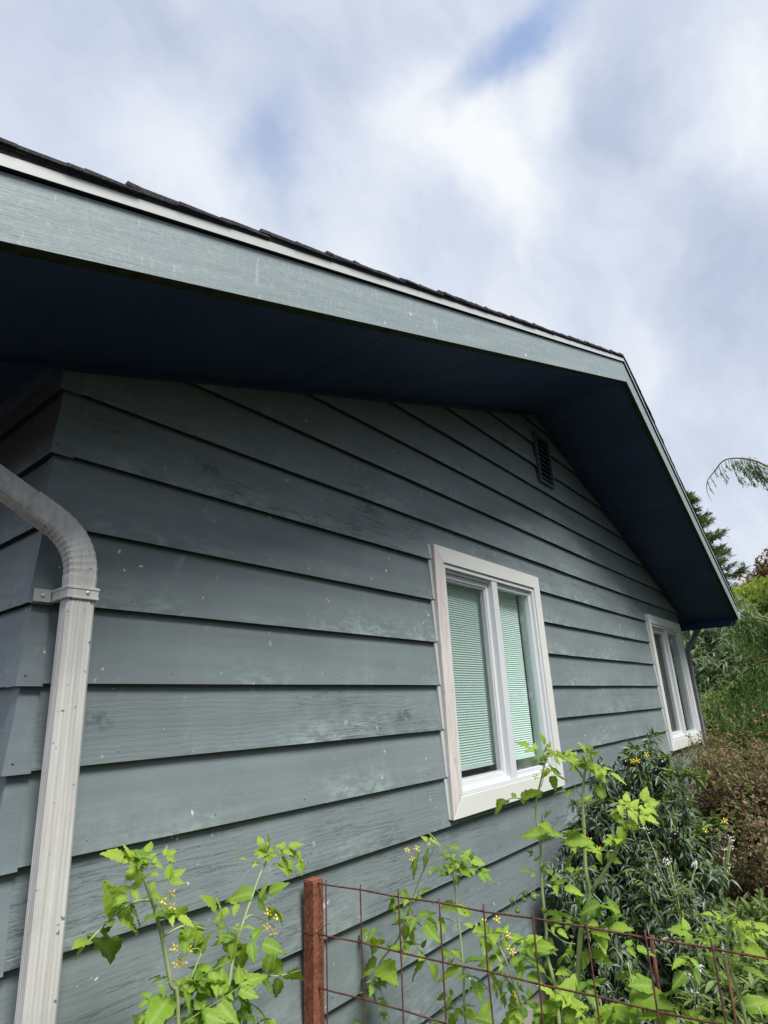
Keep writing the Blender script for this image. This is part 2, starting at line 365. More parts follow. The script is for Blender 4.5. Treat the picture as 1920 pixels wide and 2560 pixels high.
def leaf_mat(name, c1, c2, trans=.45, rough=.45, back=None, vein=True, attr=True):
    m = Mat(name)
    if attr:
        a = m.n('ShaderNodeAttribute', attribute_name='tint').outputs['Fac']
    else:
        a = m.n('ShaderNodeObjectInfo').outputs['Random']
    nz = m.noise(m.coord((1,1,1), 7), 30 if not attr else 3, 3, .6)
    f = m.math('ADD', m.math('MULTIPLY', a, .75), m.math('MULTIPLY', nz, .3), True)
    col = m.mix(f, c1, c2)
    if not attr:
        sp_ = m.noise(m.coord((1,1,1), 7), 9, 4, .7); col = m.mix(m.math('MULTIPLY', m.ramp(sp_, .66, .76), .6), col, (.42, .36, .09))
        ve = m.n('ShaderNodeAttribute', attribute_name='vein').outputs['Fac']; col = m.mix(m.math('MULTIPLY', m.ramp(ve, .55, 1.0), .5), col, (.46, .56, .22)); col = m.mix(m.math('MULTIPLY', m.ramp(ve, .0, .25, (1,1,1), (0,0,0)), .18), col, tuple(q*.5 for q in c1))
    if back:
        g = m.n('ShaderNodeNewGeometry'); col = m.mix(g.outputs['Backfacing'], col, back)
    b = m.n('ShaderNodeBsdfPrincipled'); m.l(col, b.inputs['Base Color']); b.inputs['Roughness'].default_value = rough; b.inputs['Specular IOR Level'].default_value = .35
    if not attr:
        q = m.n('ShaderNodeBump'); m.l(nz, q.inputs['Height']); q.inputs['Strength'].default_value = .5; q.inputs['Distance'].default_value = .004; m.l(q.outputs[0], b.inputs['Normal'])
    t = m.n('ShaderNodeBsdfTranslucent'); m.l(m.mix(.35, col, (.45, .62, .05)), t.inputs[0])
    mx = m.n('ShaderNodeMixShader'); mx.inputs[0].default_value = trans; m.l(b.outputs[0], mx.inputs[1]); m.l(t.outputs[0], mx.inputs[2]); m.l(mx.outputs[0], m.out.inputs[0])
    return m.m
TOM = leaf_mat('tomato_leaf', (.11, .26, .035), (.38, .56, .055), .42, .5, None, True, False)
TOMY = leaf_mat('young_tomato_leaf', (.22, .42, .045), (.50, .66, .09), .45, .5, None, True, False)
DRYL = leaf_mat('dry_leaf', (.14, .10, .06), (.30, .24, .13), .3, .7)
STEM = plain('green_stem', (.36, .43, .20), .6, .3, 25, .4, (.22, .31, .11))
STEMD = plain('dark_stem', (.07, .11, .04), .7, .3, 25, .4)
DKTOM = leaf_mat('dark_tomato_leaf', (.016, .042, .016), (.075, .145, .045), .22, .32, (.17, .23, .17))
HEDGE = leaf_mat('hedge_leaf', (.05, .10, .03), (.26, .34, .15), .35, .35, (.19, .26, .15))
YELLOW = leaf_mat('yellow_green_leaf', (.16, .24, .03), (.42, .50, .10), .45, .5)
CEDAR = leaf_mat('cedar_spray', (.06, .13, .045), (.17, .29, .09), .3, .6)
FIR = leaf_mat('fir_needles', (.04, .07, .03), (.12, .15, .07), .2, .7)
REDM = leaf_mat('red_maple_leaf', (.07, .015, .02), (.22, .05, .05), .4, .6)
SPIR = leaf_mat('brown_red_shrub_leaf', (.13, .055, .05), (.33, .235, .17), .3, .6)
WEED = leaf_mat('weed_leaf', (.07, .13, .04), (.25, .33, .11), .3, .6)
LILY = leaf_mat('strap_leaf', (.06, .12, .04), (.16, .26, .08), .3, .4)
BARK = plain('bark', (.12, .09, .07), .9, .1, 14, .6, (.05, .04, .03), .8, .01)
TWIG = plain('twig', (.16, .09, .06), .9, .1, 20, .5)
PETAL = plain('yellow_petal', (.95, .76, .05), .6, .2, 30, .3, (.95, .85, .3))
WHITEP = plain('white_petal', (.8, .8, .78), .6, .2)
CORAL = plain('coral_petal', (.85, .30, .20), .6, .2, 30, .3, (.9, .45, .35))
BLACKT = plain('black_tomato_skin', (.006, .005, .008), .12, .6, 6, .3, (.02, .01, .02), .0)
GREENT = plain('green_tomato_skin', (.16, .30, .06), .25, .5, 30, .4, (.22, .36, .10), .0)
ORANGET = plain('orange_tomato_skin', (.75, .17, .015), .2, .5)
def soil_mat():
    m = Mat('garden_soil'); c = m.coord(); n = m.noise(c, 1.1, 5, .6); k = m.noise(c, 38, 5, .7)
    col = m.mix(m.ramp(k, .35, .7), (.026, .020, .016), (.11, .085, .065))
    col = m.mix(m.ramp(n, .58, .72), col, (.05, .07, .03))
    m.bsdf(col, .95, .1, m.math('ADD', k, m.noise(c, 150, 3)), 1, .02); return m.m
SOIL = soil_mat()

# ------------------------------------------------------------------ ground
GZ = -1.75
def build_ground():
    n = 90; xs = np.concatenate([np.linspace(-300, -12, 8), np.linspace(-10, 20, n), np.linspace(24, 400, 10)])
    ys = np.concatenate([np.linspace(-300, -9, 8), np.linspace(-8, 12, 60), np.linspace(15, 400, 8)])
    X, Y = np.meshgrid(xs, ys, indexing='ij')
    Z = GZ + .02*np.sin(X*2.1+Y*1.3)*np.cos(Y*3.1) + RNG.normal(0, .010, X.shape)
    V = np.stack([X, Y, Z], -1).reshape(-1, 3); ny = len(ys); fs = []
    for i in range(len(xs)-1):
        for j in range(ny-1): fs.append((i*ny+j, (i+1)*ny+j, (i+1)*ny+j+1, i*ny+j+1))
    b = MB(); b.v = V.tolist(); b.f = fs; b.m = [0]*len(fs)
    o = b.build('ground', SOIL, None, True); tag(o, 'dark brown garden soil beside the house', None, None, 'structure')
build_ground()

# ------------------------------------------------------------------ house
HLOC = (3.79, 3.0, GZ)
house = empty('house', HLOC, 'slate grey house with overlapping board siding and a low gable roof', 'house')
E_ = 0.22
ZK = {-8: -1.76, -7: -1.54, -6: -1.32, -5: -1.102, -4: -.881, -3: -.656, -2: -.441, -1: -.2193, 0: -.003, 1: .2167, 2: .4418, 3: .6675, 4: .8855, 5: 1.1004, 6: 1.316, 7: 1.536, 8: 1.745, 9: 1.952, 10: 2.165, 11: 2.385}
RX, RZ, RS, LS = 3.79, 2.270, .355, .3455
WR = 7.62
def soff(x): return RZ - (RX - x)*LS if x < RX else RZ - (x - RX)*RS
def yl(x): return -(.785 - .050*(RX - x)) if x < RX else -(.785 - .042*(x - RX))
def xl(z): return max(0.0, RX - (RZ - z)/LS)
def xr(z): return min(WR, RX + (RZ - z)/RS)
OPEN = [(2.09, 3.262, -.538, .662), (6.175, 7.388, -.540, .650)]
BUTT, LAP = .026, .021
def plank_cols(b, k, x0, x1, zb, zt, jig=0.0, hug=True, slant=False):
    "one bevelled board, thick at its lower edge, lapped by the one above, cut to the slope of the soffit; returns the wear factor of its vertices"
    h = ZK[k+1] - ZK[k]; wear = []
    def yf(z): return LAP*(z - ZK[k])/h + .001
    cuts = {x0, x1}; n = max(1, int((x1-x0)/.45)); cuts |= {x0+(x1-x0)*i/n for i in range(n+1)}
    if hug:
        for q in (xl(zt), xr(zt), RX):
            if x0 < q < x1: cuts.add(q)
    xs = sorted(cuts); r = random.Random(k*31 + int(x0*10)); prev = None
    for x in xs:
        top = min(zt, soff(x)-.003) if hug else zt; top = max(top, zb+.001)
        dz = r.uniform(-1, 1)*jig; dy = r.uniform(-1, 1)*jig; sh = (.022 if slant and x == x0 else 0)
        s = len(b.v); b.v += [(x, yf(zb)+dy, zb+dz), (x, BUTT+.004, zb+dz), (x+sh, .0305, top), (x+sh, yf(top)+dy, top)]; wear += [1, 1, 0, 1-(top-zb)/h]
        if prev is not None:
            for a in range(4):
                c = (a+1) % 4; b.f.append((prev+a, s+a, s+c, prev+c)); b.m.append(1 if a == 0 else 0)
        else: b.f.append((s, s+1, s+2, s+3)); b.m.append(0)
        prev = s
    b.f.append((prev+3, prev+2, prev+1, prev)); b.m.append(0)
    return wear
def set_edge(o, wear):
    a = o.data.attributes.new('edge', 'FLOAT', 'POINT'); a.data.foreach_set('value', wear)
ROUGH = {-7:.5, -6:.4, -5:.35, -4:.75, -3:.8, -2:.1, -1:1.0, 0:.05, 1:.12, 2:.12, 3:.95, 4:.55, 5:.25, 6:.3, 7:.25, 8:.2, 9:.2, 10:.2}
for k in range(-7, 11):
    zb = ZK[k]; zt = ZK[k+1] + .014
    segs = []
    if k in (-2, -1, 0, 1, 2):
        segs = [(0.0, OPEN[0][0]-.02), (OPEN[0][1]+.02, OPEN[1][0]-.02), (OPEN[1][1]+.02, WR)]
    elif k == -3:
        segs = [(0.0, OPEN[0][0]-.02), (OPEN[0][1]+.02, OPEN[1][0]-.02), (OPEN[1][1]+.02, WR)]
    else: segs = [(xl(zb-.004) , xr(zb-.004))]
    for (a, c) in segs:
        if c - a < .05: continue
        b = MB(); wr = plank_cols(b, k, max(a, .003), c, zb, zt, .0012, True, a == 0.0)
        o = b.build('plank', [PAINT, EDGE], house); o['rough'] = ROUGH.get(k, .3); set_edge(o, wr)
        if c - a > 1:
            nb = MB(); nr = random.Random(k*7+int(a)); x = max(a, .1)+nr.uniform(.1, .4)
            while x < c-.05:
                z = zb+.032+nr.uniform(-.004, .004)
                if z < soff(x)-.03: nb.tube([(x, LAP*.15+.003, z), (x, LAP*.15-.0008, z), (x, LAP*.15-.0016, z)], [.0036, .0034, .0012], 7)
                x += .406+nr.uniform(-.02, .02)
            if nb.v: no = nb.build('nail_heads', TRIMC, o); no['kind'] = 'stuff'; no['rough'] = 0.0
    if k == -3:
        for op in OPEN:
            b = MB(); wr = plank_cols(b, k, op[0]-.0195, op[1]+.0195, zb, -.552, 0, False)
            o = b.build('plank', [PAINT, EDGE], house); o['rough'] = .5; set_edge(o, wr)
# side wall (facing left) planks
for k in range(-7, 5):
    zb = ZK[k]-.004; zt = min(ZK[k+1] + .014, .955); b = MB(); h = ZK[k+1]-ZK[k]
    xt = .001 + LAP*(zt-zb)/h
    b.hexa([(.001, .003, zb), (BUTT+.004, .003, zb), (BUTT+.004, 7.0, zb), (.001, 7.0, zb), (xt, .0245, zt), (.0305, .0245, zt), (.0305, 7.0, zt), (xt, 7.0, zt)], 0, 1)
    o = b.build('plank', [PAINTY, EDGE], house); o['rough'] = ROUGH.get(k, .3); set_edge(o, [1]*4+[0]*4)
# folded metal corner caps, one to a course
for k in range(-7, 5):
    zb, zt = ZK[k]-.007, min(ZK[k+1]+.006, soff(0)+.0); b = MB(); h = ZK[k+1]-ZK[k]
    f = (zt-zb)/h*LAP; w_ = .064; o0 = -.005; o1 = o0 + f; t = .002
    b.hexa([(o0, o0, zb), (w_, o0+.002, zb), (w_, o0+.002+t, zb), (o0+t, o0+t, zb), (o1, o1, zt), (w_, o1+.002, zt), (w_, o1+.002+t, zt), (o1+t, o1+t, zt)])
    b.hexa([(o0, o0+.0001, zb), (o0+t, o0+t+.0001, zb), (o0+.002+t, w_, zb), (o0+.002, w_, zb), (o1, o1+.0001, zt), (o1+t, o1+t+.0001, zt), (o1+.002+t, w_, zt), (o1+.002, w_, zt)])
    o = b.build('corner_cap', TRIMC, house); o['rough'] = .15
    nb = MB()
    c = np.array((.018, o0+.001, zb+.03)); 
    nb.tube([c+np.array((0, .004, 0)), c+np.array((0, -.0015, 0))], [.0035, .003], 8); nn = nb.build('nail', TRIMC, o); nn['rough'] = 0.0
# structural walls behind the boards
b = MB()
def wallbox(x0, x1, z0, z1): b.box(x0, x1, .0315, .14, z0, z1)
zc = [OPEN[0][2], OPEN[0][3]]
wallbox(.0315, OPEN[0][0], -1.56, .96); wallbox(OPEN[0][1], OPEN[1][0], -1.56, .96); wallbox(OPEN[1][1], WR, -1.56, .85)
for op in OPEN: wallbox(op[0], op[1], -1.56, op[2]); wallbox(op[0], op[1], op[3], .90)
# gable triangle
b.hexa([(.10, .0315, .90), (WR-.1, .0315, .85), (WR-.1, .14, .85), (.10, .14, .90), (RX-.05, .0315, RZ-.02), (RX+.05, .0315, RZ-.02), (RX+.05, .14, RZ-.02), (RX-.05, .14, RZ-.02)])
b.box(.0315, .14, .14, 7.0, -1.56, .94); b.box(WR-.12, WR, .14, 7.0, -1.56, .9); b.box(.0315, WR, 7.0, 7.12, -1.56, .9)
b.box(.14, WR-.12, .14, 7.0, -1.50, -1.40); b.box(4.6, 4.7, .14, 7.0, -1.4, 1.6); b.box(.14, WR-.12, 3.4, 3.5, -1.4, 1.0)
b.build('wall', INNER, house)
b = MB(); b.box(.03, WR-.01, .028, .16, GZ-.2, -1.535); b.box(.03, .16, .16, 7.1, GZ-.2, -1.535); b.box(WR-.14, WR-.01, .16, 7.1, GZ-.2, -1.535)
b.build('foundation', CONC, house)

# soffit panels, sloping with the roof
def soffit_panel(xa, xb, thick=.016):
    m = MB(); n = max(1, int(abs(xb-xa)/.5)); 
    for i in range(n):
        a = xa + (xb-xa)*i/n; c = xa + (xb-xa)*(i+1)/n
        za, zc_ = soff(a)+.004, soff(c)+.004
        m.hexa([(a, yl(a)+.03, za), (c, yl(c)+.03, zc_), (c, 7.3, zc_), (a, 7.3, za), (a, yl(a)+.03, za+thick), (c, yl(c)+.03, zc_+thick), (c, 7.3, zc_+thick), (a, 7.3, za+thick)])
    return m.build('soffit_panel', SOFFIT, house)
XE_L, XE_R = -.47, 8.0
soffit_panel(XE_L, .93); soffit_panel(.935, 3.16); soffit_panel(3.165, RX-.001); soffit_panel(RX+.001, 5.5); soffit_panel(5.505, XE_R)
# small trim along the joint of wall and soffit
m = MB()
for a, c in ((XE_L, RX), (RX, XE_R)):
    n = 10
    for i in range(n):
        p, q = a+(c-a)*i/n, a+(c-a)*(i+1)/n; z0, z1 = soff(p)-.018, soff(q)-.018
        m.hexa([(p, -.018, z0), (q, -.018, z1), (q, .004, z1), (p, .004, z0), (p, -.018, z0+.021), (q, -.018, z1+.021), (q, .004, z1+.021), (p, .004, z0+.021)])
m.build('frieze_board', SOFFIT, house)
# rake boards, drip edge
def rake(name, xa, xb, o0, o1, yo, yi, mats, mb=None, n=12, par=house):
    m = MB(); r = random.Random(3)
    for i in range(n):
        p, q = xa+(xb-xa)*i/n, xa+(xb-xa)*(i+1)/n
        m.hexa([(p, yl(p)+yo, soff(p)+o0), (q, yl(q)+yo, soff(q)+o0), (q, yl(q)+yi, soff(q)+o0), (p, yl(p)+yi, soff(p)+o0),
                (p, yl(p)+yo, soff(p)+o1), (q, yl(q)+yo, soff(q)+o1), (q, yl(q)+yi, soff(q)+o1), (p, yl(p)+yi, soff(p)+o1)], 0, mb)
    return m.build(name, mats, par)
for xa, xb in ((XE_L-.02, RX-.0015), (RX+.0015, XE_R+.02)):
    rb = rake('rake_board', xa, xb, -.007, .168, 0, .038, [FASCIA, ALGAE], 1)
    rake('shadow_gap_strip', xa, xb, .168, .1725, .012, .04, SHADOWGAP)  # recessed filler coloured as the shadow gap
    rake('drip_edge', xa, xb, .173, .204, -.012, .03, [DRIP, SHADOWGAP], 1)  # bottom face painted dark as the shadow under the edge
# roof deck
def deck(xa, xb):
    m = MB(); n = 10
    for i in range(n):
        p, q = xa+(xb-xa)*i/n, xa+(xb-xa)*(i+1)/n
        m.hexa([(p, yl(p)-.012, soff(p)+.205), (q, yl(q)-.012, soff(q)+.205), (q, 7.4, soff(q)+.205), (p, 7.4, soff(p)+.205),
                (p, yl(p)-.016, soff(p)+.218), (q, yl(q)-.016, soff(q)+.218), (q, 7.4, soff(q)+.218), (p, 7.4, soff(p)+.218)])
    return m
m = deck(XE_L-.05, RX); m2 = deck(RX, XE_R+.05); n0 = len(m.v); m.v += m2.v; m.f += [tuple(i+n0 for i in f) for f in m2.f]; m.m += m2.m
roof = m.build('roof', SHINGLE, house)
sp = .1335; rr = random.Random(5)
def shingle(x0, dirn, k):
    "one course at the rake: lower butt at x0, running up the slope"
    m = MB(); j = rr.uniform(-.005, .003); up = dirn; L = .30; th = rr.uniform(.008, .012) 
    xs = [x0 + up*L*t for t in (0, .12, .45, 1)]
    lift = rr.uniform(0, .004)
    cur = [(.2215+lift), (.2205+lift*.5), .217, .213]
    for i in range(3):
        p, q = xs[i], xs[i+1]; a0, a1 = cur[i], cur[i+1]; t0, t1 = th, th*(.9 if i < 2 else .6)
        ya, yb = yl(p)-.020+j+rr.uniform(-.003, .003), yl(q)-.020+j
        P = [(p, ya, soff(p)+a0), (q, yb, soff(q)+a1), (q, .9, soff(q)+a1), (p, .9, soff(p)+a0), (p, ya, soff(p)+a0+t0), (q, yb, soff(q)+a1+t1), (q, .9, soff(q)+a1+t1), (p, .9, soff(p)+a0+t0)]
        m.hexa(P)
    m.build('shingle', SHINGLE, roof)
x = -.545
while x < RX - .2: shingle(x, 1, 0); x += sp
x = XE_R + .08
while x > RX + .2: shingle(x, -1, 0); x -= sp
for yy in (-.80, -.62, -.44):       # ridge caps
    m = MB(); t = .03
    m.hexa([(RX-.12, yy, soff(RX-.12)+.228), (RX, yy, RZ+.23), (RX, yy+.28, RZ+.225), (RX-.12, yy+.28, soff(RX-.12)+.243), (RX-.12, yy, soff(RX-.12)+.238), (RX, yy, RZ+.238), (RX, yy+.28, RZ+.24), (RX-.12, yy+.28, soff(RX-.12)+.235)])
    m.hexa([(RX, yy, RZ+.23), (RX+.12, yy, soff(RX+.12)+.228), (RX+.12, yy+.28, soff(RX+.12)+.243), (RX, yy+.28, RZ+.225), (RX, yy, RZ+.238), (RX+.12, yy, soff(RX+.12)+.238), (RX+.12, yy+.28, soff(RX+.12)+.235), (RX, yy+.28, RZ+.24)])
    m.build('ridge_cap', SHINGLE, roof)
# eave boards and gutters
for x0, x1, s in ((XE_L-.012, XE_L+.012, -1), (XE_R-.015, XE_R+.015, 1)):
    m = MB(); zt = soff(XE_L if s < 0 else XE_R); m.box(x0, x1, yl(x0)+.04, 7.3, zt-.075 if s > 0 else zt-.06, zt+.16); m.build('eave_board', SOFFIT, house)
def gutter(x0, x1, ztop, mat):
    m = MB(); ya, yb = yl(x0)-.01, 7.35; t = .003; zb = ztop-.11; w_ = x1-x0
    prof = [(x0, ztop), (x0, zb), (x0+.0+w_*.7, zb), (x0+w_*.85, zb+.045), (x0+w_, ztop-.02), (x0+w_, ztop)]
    for i in range(len(prof)-1):
        (a, za), (c, zc_) = prof[i], prof[i+1]
        n = len(m.v); m.v += [(a, ya, za), (c, ya, zc_), (c, yb, zc_), (a, yb, za)]; m.f.append((n, n+1, n+2, n+3)); m.m.append(0)
    n = len(m.v); m.v += [(a, ya, za) for a, za in prof]; m.f.append(tuple(range(n, n+len(prof)))); m.m.append(0)
    return m.build('gutter', mat, house)
zr = soff(XE_R)
gutter(XE_R+.017, XE_R+.125, zr+.10, PIPE); gutter(XE_L-.014, XE_L-.12, soff(XE_L)+.10, PIPE)

# gable vent
vent = MB(); vx0, vx1, vz0, vz1 = 3.685, 3.965, 1.612, 2.063
vent.box(vx0+.02, vx1-.02, -.002, .0, vz0+.02, vz1-.02, 1)
for a, c, z0, z1 in ((vx0, vx0+.018, vz0, vz1), (vx1-.018, vx1, vz0, vz1), (vx0+.018, vx1-.018, vz0, vz0+.018), (vx0+.018, vx1-.018, vz1-.018, vz1)): vent.box(a, c, -.020, .006, z0, z1)
vo = vent.build('gable_vent', [VENTM, BLACK], house)
for i in range(9):
    z = vz0+.045 + i*(vz1-vz0-.07)/8.6; m = MB()
    m.hexa([(vx0+.019, -.019, z-.004), (vx1-.019, -.019, z-.004), (vx1-.019, -.004, z+.018), (vx0+.019, -.004, z+.018), (vx0+.019, -.019, z), (vx1-.019, -.019, z), (vx1-.019, -.004, z+.021), (vx0+.019, -.004, z+.021)])
    m.build('slat', VENTM, vo)

# windows
def window(x0, x1, z0, z1, op, raw, shade, label):
    ox0, ox1, oz0, oz1 = op
    wm = MB(); D = .16
    for (a, b_, c, d) in ((ox0, z1-.05, ox0, 0),): pass
    # deep reveal
    wm.box(ox0-.004, ox0+.012, .10, .26, oz0, oz1); wm.box(ox1-.012, ox1+.004, .10, .26, oz0, oz1); wm.box(ox0, ox1, .10, .26, oz1-.012, oz1+.004); wm.box(ox0, ox1, .10, .26, oz0-.004, oz0+.012)
    wo_ = wm.build('window', REVEAL if shade else REVEAL_UNLIT, house); wo_['label'] = label
    yf, yb = -.024, .018
    def board(p, mat, nm='casing'):
        m = MB(); r = random.Random(int(x0*100)+len(p)); m.hexa([(p[0][0], yf, p[0][1]), (p[1][0], yf, p[1][1]), (p[1][0], yb, p[1][1]), (p[0][0], yb, p[0][1]), (p[3][0], yf, p[3][1]), (p[2][0], yf, p[2][1]), (p[2][0], yb, p[2][1]), (p[3][0], yb, p[3][1])])
        o = m.build(nm, mat, wo_, False, .0015); return o
    g = .0006
    lf = board([(x0, z0+g), (ox0, oz0+g), (ox0, oz1-g), (x0, z1-g)], RAW if raw else CASING)
    if raw: lf['label'] = 'bare weathered side casing with pinkish wood showing'
    board([(ox1, oz0+g), (x1, z0+g), (x1, z1-g), (ox1, oz1-g)], CASING)
    board([(x0, z0), (x1, z0), (ox1, oz0), (ox0, oz0)], CASING); board([(ox0, oz1), (ox1, oz1), (x1, z1), (x0, z1)], CASING)
    # caulk filling the stepped gap beside the left casing
    m = MB()
    for k in range(-4, 4):
        za, zb = max(z0, ZK[k]), min(z1, ZK[k+1])
        if zb <= za: continue
        m.hexa([(x0-.010, -.003, za+.004), (x0+.002, -.006, za), (x0+.002, .01, za), (x0-.010, .01, za+.004), (x0-.014, .008, zb), (x0+.002, -.001, zb), (x0+.002, .02, zb), (x0-.014, .02, zb)])
    m.build('caulk', CAULK, wo_)
    # vinyl frame ring, stepped
    fr = MB()
    def ring(m, a, c, e, f_, wdt, y0, y1, wb=None):
        wb = wb or wdt
        m.box(a, a+wdt, y0, y1, e, f_); m.box(c-wdt, c, y0, y1, e, f_); m.box(a+wdt, c-wdt, y0, y1, e, e+wb); m.box(a+wdt, c-wdt, y0, y1, f_-wdt, f_)
    ring(fr, ox0+.002, ox1-.002, oz0+.002, oz1-.002, .024, -.014, .095, .018)
    ring(fr, ox0+.0262, ox1-.0262, oz0+.0202, oz1-.0262, .016, .004, .095, .012)
    xm = ox0 + (ox1-ox0)*.515
    fr.box(xm-.034, xm+.034, -.010, .05, oz0+.0205, oz1-.0265)
    fr.build('frame', VINYL, wo_, False, .0012)
    # left sash sits deeper
    a, c, e, f_ = ox0+.043, xm-.035, oz0+.033, oz1-.043
    sm = MB(); ring(sm, a, c, e, f_, .030, .022, .050, .026); sm.build('sash', VINYL, wo_, False, .001)
    sm = MB(); ring(sm, a+.0305, c-.0305, e+.0265, f_-.0305, .010, .030, .06, .008); sm.build('screen_frame', GREYSASH, wo_)
    p = MB(); p.quad((a+.03, .060, e+.02), (c-.03, .060, e+.02), (c-.03, .060, f_-.03), (a+.03, .060, f_-.03)); p.build('pane', GLASS, wo_)
    p = MB(); p.box(a+.04, c-.04, .034, .0345, e+.034, f_-.04); p.build('screen', SCREEN, wo_)
    a, c = xm+.0345, ox1-.0425
    sm = MB(); ring(sm, a, c, e, f_, .014, .006, .04); sm.build('sash', VINYL, wo_, False, .001)
    p = MB(); p.quad((a+.012, .028, e+.012), (c-.012, .028, e+.012), (c-.012, .028, f_-.012), (a+.012, .028, f_-.012)); p.build('pane', GLASS, wo_)
    if shade:
        m = MB(); xa, xb = ox0+.03, ox1-.075; n = 78; zt, zb = oz1-.05, -.428; y = .088; prev = None
        for i in range(n*2+1):
            z = zt + (zb-zt)*i/(2*n); yy = y + (.0 if i % 2 else .0045)
            s = len(m.v); m.v += [(xa, yy, z), (xb, yy, z)]
            if prev is not None: m.f.append((prev, prev+1, s+1, s)); m.m.append(0)
            prev = s
        bl = m.build('shade', BLIND, wo_); bl['label'] = 'pale pleated shade drawn most of the way down'
        m = MB(); m.box(xa, xb, y-.004, y+.018, zb-.014, zb); m.build('bottom_rail', BLIND, wo_)
        m = MB(); m.box(xa, xb, y-.004, y+.025, zt, zt+.03); m.build('head_rail', BLIND, wo_)
    return wo_
window(2.0, 3.353, -.631, .752, OPEN[0], True, True, 'sliding window with a drawn pleated shade')
window(6.085, 7.478, -.635, .742, OPEN[1], False, False, 'sliding window near the far corner, dark inside')

# rectangular downspouts with rolled ribs
def ribbed(w_, d, n=9, rib=.0022):
    "closed profile: front edge first, ribs on the front and the left side"
    pts = []; c = .007; hw, hd = w_/2, d/2
    def seg(a, b_, nr, nrm, rib=rib):
        a = np.array(a); b_ = np.array(b_); nrm = np.array(nrm)
        if nr == 0: pts.append(tuple(a)); pts.append(tuple(b_)); return
        for i in range(nr*4+1):
            t = i/(nr*4); ph = i % 4; off = 0 if ph in (0, 3) else -rib
            pts.append(tuple(a+(b_-a)*t + nrm*off))
    seg((-hw+c, -hd), (hw-c, -hd), 6, (0, -1), .0009); seg((hw, -hd+c), (hw, hd-c), 3, (1, 0)); seg((hw-c, hd), (-hw+c, hd), 0, (0, 1)); seg((-hw, hd-c), (-hw, -hd+c), 4, (-1, 0))
    return pts
def sweep(m, path, prof, xdir, scales=None):
    path = [np.array(p, float) for p in path]; u = np.array(xdir, float); prev = None
    for i, p in enumerate(path):
        t = path[min(i+1, len(path)-1)] - path[max(i-1, 0)]; t /= np.linalg.norm(t)
        u = u - t*(u@t); u /= np.linalg.norm(u); v = np.cross(t, u)      # v: away from the viewer for an upward path
        s = 1 if scales is None else scales[i]; n = len(m.v)
        for (a, b_) in prof: m.v.append(tuple(p + u*a*s + v*b_*s))
        if prev is not None:
            k = len(prof)
            for j in range(k): m.f.append((prev+j, prev+(j+1)%k, n+(j+1)%k, n+j)); m.m.append(0)
        prev = n
def bezier(a, b_, c, n): return [a*(1-t)**2 + 2*b_*t*(1-t) + c*t*t for t in (i/n for i in range(n+1))]
def downspout(base, knee, outlet, prof, mat, label, r=.11, crimps=9, xdir=(1, 0, 0), strapz=None, flange=True, w_=.077, d=.052):
    base, knee, outlet = map(np.array, (base, knee, outlet))
    up = (knee-base)/np.linalg.norm(knee-base); go = (outlet-knee)/np.linalg.norm(outlet-knee)
    A = knee - up*r; B = knee + go*r
    m = MB(); sweep(m, [base, A - up*.004], prof, xdir); root = m.build('downspout', mat, house); root['label'] = label
    m = MB(); pts = []; sc = []; bz = bezier(A, knee, B, crimps*4)
    pts.append(A-up*.03); sc.append(.99)
    for i, p in enumerate(bz):
        pts.append(p); sc.append(1.028 if i % 4 == 0 else (.99 if i % 4 == 2 else 1.0))
    pts.append(B+go*.07); sc.append(1.02)
    sweep(m, pts, prof, xdir, sc); m.build('elbow', mat, root)
    m = MB(); sweep(m, [B+go*.045, outlet], [(a*.965, b_*.965) for a, b_ in prof], xdir); m.build('upper_pipe', mat, root)
    if strapz is not None:
        t = (strapz-base[2])/(knee[2]-base[2]); c = base+(knee-base)*t; hw, hd = w_/2+.004, d/2+.004; h = .018
        m = MB()
        for s0, z0, z1 in ((0, -h, h), (.002, h-.008, h-.002), (.002, -h+.002, -h+.008)):
            m.box(c[0]-hw-s0, c[0]+hw+s0, c[1]-hd-s0, c[1]-hd+.002, c[2]+z0, c[2]+z1)
            m.box(c[0]-hw-s0, c[0]-hw+.002, c[1]-hd+.0022, .006, c[2]+z0, c[2]+z1); m.box(c[0]+hw-.002, c[0]+hw+s0, c[1]-hd+.0022, .006, c[2]+z0, c[2]+z1)
        m.box(c[0]-hw-.048, c[0]-hw-.0022, -.0085, -.0060, c[2]-h, c[2]+h); m.box(c[0]+hw+.0022, c[0]+hw+.020, -.0085, -.0060, c[2]-h-.008, c[2]+h-.008)
        st = m.build('strap', mat, root, False, .0012)
        for q in ((c[0]-hw-.024, -.0085, c[2]), (c[0]+.012, c[1]-hd-.0005, c[2]+.002)):
            k = MB(); k.tube([np.array(q)+(0, .002, 0), np.array(q)-(0, .0028, 0), np.array(q)-(0, .0042, 0)], [.0052, .0045, .0015], 10); k.build('screw', SCREW, st)
    return root
downspout((.137, -.080, -1.62), (.093, -.074, .385), (-.50, .075, .765), ribbed(.077, .052), PIPE, 'beige ribbed metal downspout at the near corner of the wall', .105, 10, (1, 0, 0), .232)
downspout((7.70, .025, -1.62), (7.705, .0, .43), (8.07, -.13, .73), ribbed(.07, .055), PIPED, 'slate painted downspout at the far corner of the wall', .07, 3, (1, 0, 0), None)

